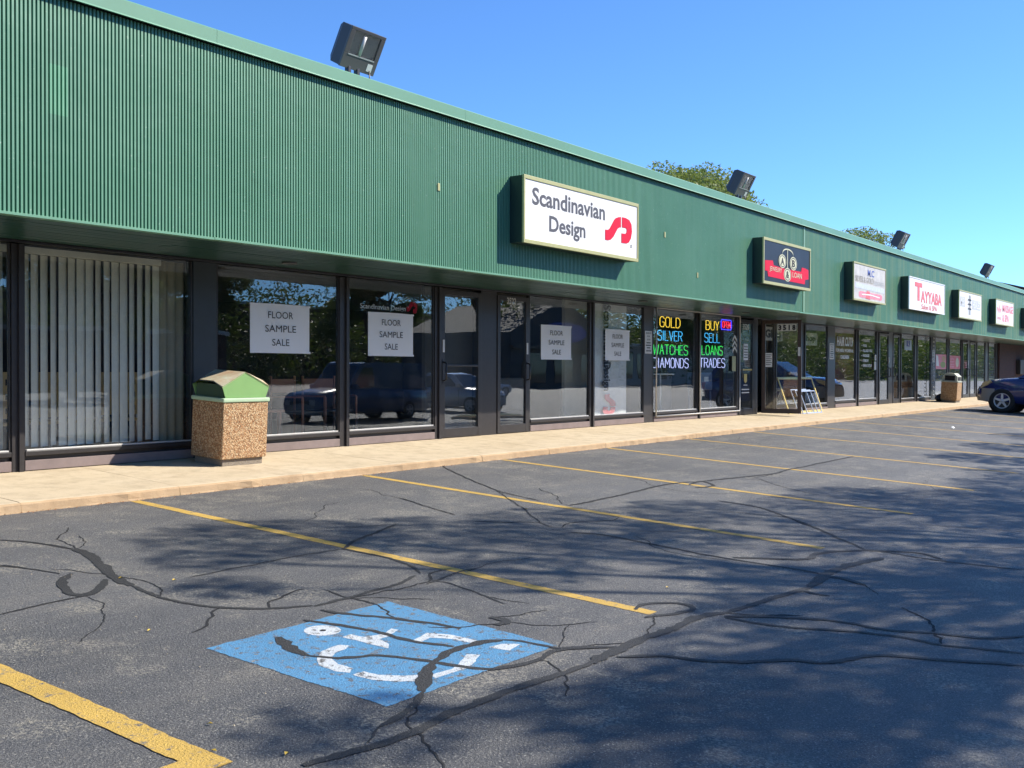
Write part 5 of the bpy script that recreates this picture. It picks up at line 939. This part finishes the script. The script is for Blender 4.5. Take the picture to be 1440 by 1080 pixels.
lowb(2, 30, -62, -52, 4.2, 'long low pale building mirrored behind the blinds', 'render_'); lowb(34, 62, -70, -58, 5.0, 'low brick building mirrored above the van', 'brick'); lowb(100, 150, -60, -48, 5, 'far low pale building mirrored in the salon windows', 'render_')
mb = MB()
for i in range(150):
    x = -40+300*i/150+R.uniform(-2, 2); y = R.uniform(-92, -78); h = R.uniform(8, 14.5); leaves(mb, (x, y, -1.9+h*.5), R.uniform(2.5, 5), 3, h*.55, 700, .30, .5)
for i in range(110):  # nearer row added so the far panes mirror leaves, not bright sky
    x = 95+300*i/110+R.uniform(-2, 2); y = R.uniform(-50, -40)-x*.05; h = R.uniform(10, 16); leaves(mb, (x, y, -1.9+h*.5), R.uniform(2.5, 5), 3, h*.55, 700, .30, .5)
tag(mb.obj('distant_tree_line', M['leaf'], recalc=False), 'distant line of leafy trees, with an added row filling the far window reflections', 'trees', kind='stuff')
lowb(-70, 60, -112, -98, 10, 'added long brick block closing sky gaps in the trees mirrored in the near windows', 'brick'); lowb(64, 215, -112, -98, 11, 'added long brick block closing sky gaps in the trees mirrored beyond the gabled shop', 'brick'); lowb(222, 520, -96, -82, 20, 'added tall brick block closing sky gaps in the trees mirrored in the far windows', 'brick')  # unseen blocks added behind the trees to keep sky out of the reflections
t = thing('utility_pole', 'wooden utility pole with crossarm mirrored in the dark window', 'utility pole', (29, -30, -1.9))
mb = MB(); mb.tube([(29, -30, -2), (29, -30, 8.2)], [.17, .12], 10); mb.obj('pole', M['bark'], t); mb = MB(); mb.bev(27.9, 30.1, -30.16, -30.06, 7.4, 7.52, .01); mb.obj('crossarm', M['bark'], t)
for dx in (-1, -.3, .9):
    mb = MB(); P = [(29+dx+(x-0)*30, -30.1, 7.6-1.0*math.sin(math.pi*((x) % 1))) for x in [i/12 for i in range(-24, 37)]]; mb.tube(P, .02, 4); mb.obj('wire', dfm, t)
# ------------------------------------------------------------------ litter
for i, (x, y) in enumerate(((2.633, 3.39), (2.475, 3.166), (2.638, 2.952), (3.226, 4.635), (3.763, 5.693), (3.96, 5.438), (6.1, 3.2), (7.9, 5.6))):
    a = R.uniform(0, 6.28); s = R.uniform(.012, .02); z = lot(y)+.006; mb = MB()
    mb.add([(x+s*math.cos(a), y+s*math.sin(a), z), (x+s*.5*math.cos(a+1.5), y+s*.5*math.sin(a+1.5), z+.008), (x-s*math.cos(a), y-s*math.sin(a), z+.002), (x-s*.5*math.cos(a+1.5), y-s*.5*math.sin(a+1.5), z+.006)], [(0, 1, 2, 3)])
    tag(mb.obj('fallen_leaf', M['leaf_y'], recalc=False), 'tiny yellow fallen leaf lying on the asphalt', 'leaf', 'yellow fallen leaves on the asphalt')
for x, y, s, lb in ((24.7, 5.88, .07, 'crumpled white wrapper lying alone on the asphalt of the stalls'),):
    mb = MB(); z = lot(y); mb.add([(x-s, y-s*.5, z+.01), (x+s, y-s*.4, z+.03), (x+s*.8, y+s*.5, z+.01), (x-s*.7, y+s*.4, z+.04), (x, y, z+.06)], [(0, 1, 4), (1, 2, 4), (2, 3, 4), (3, 0, 4)]); tag(mb.obj('paper_scrap', M['litter'], recalc=False), lb, 'litter')
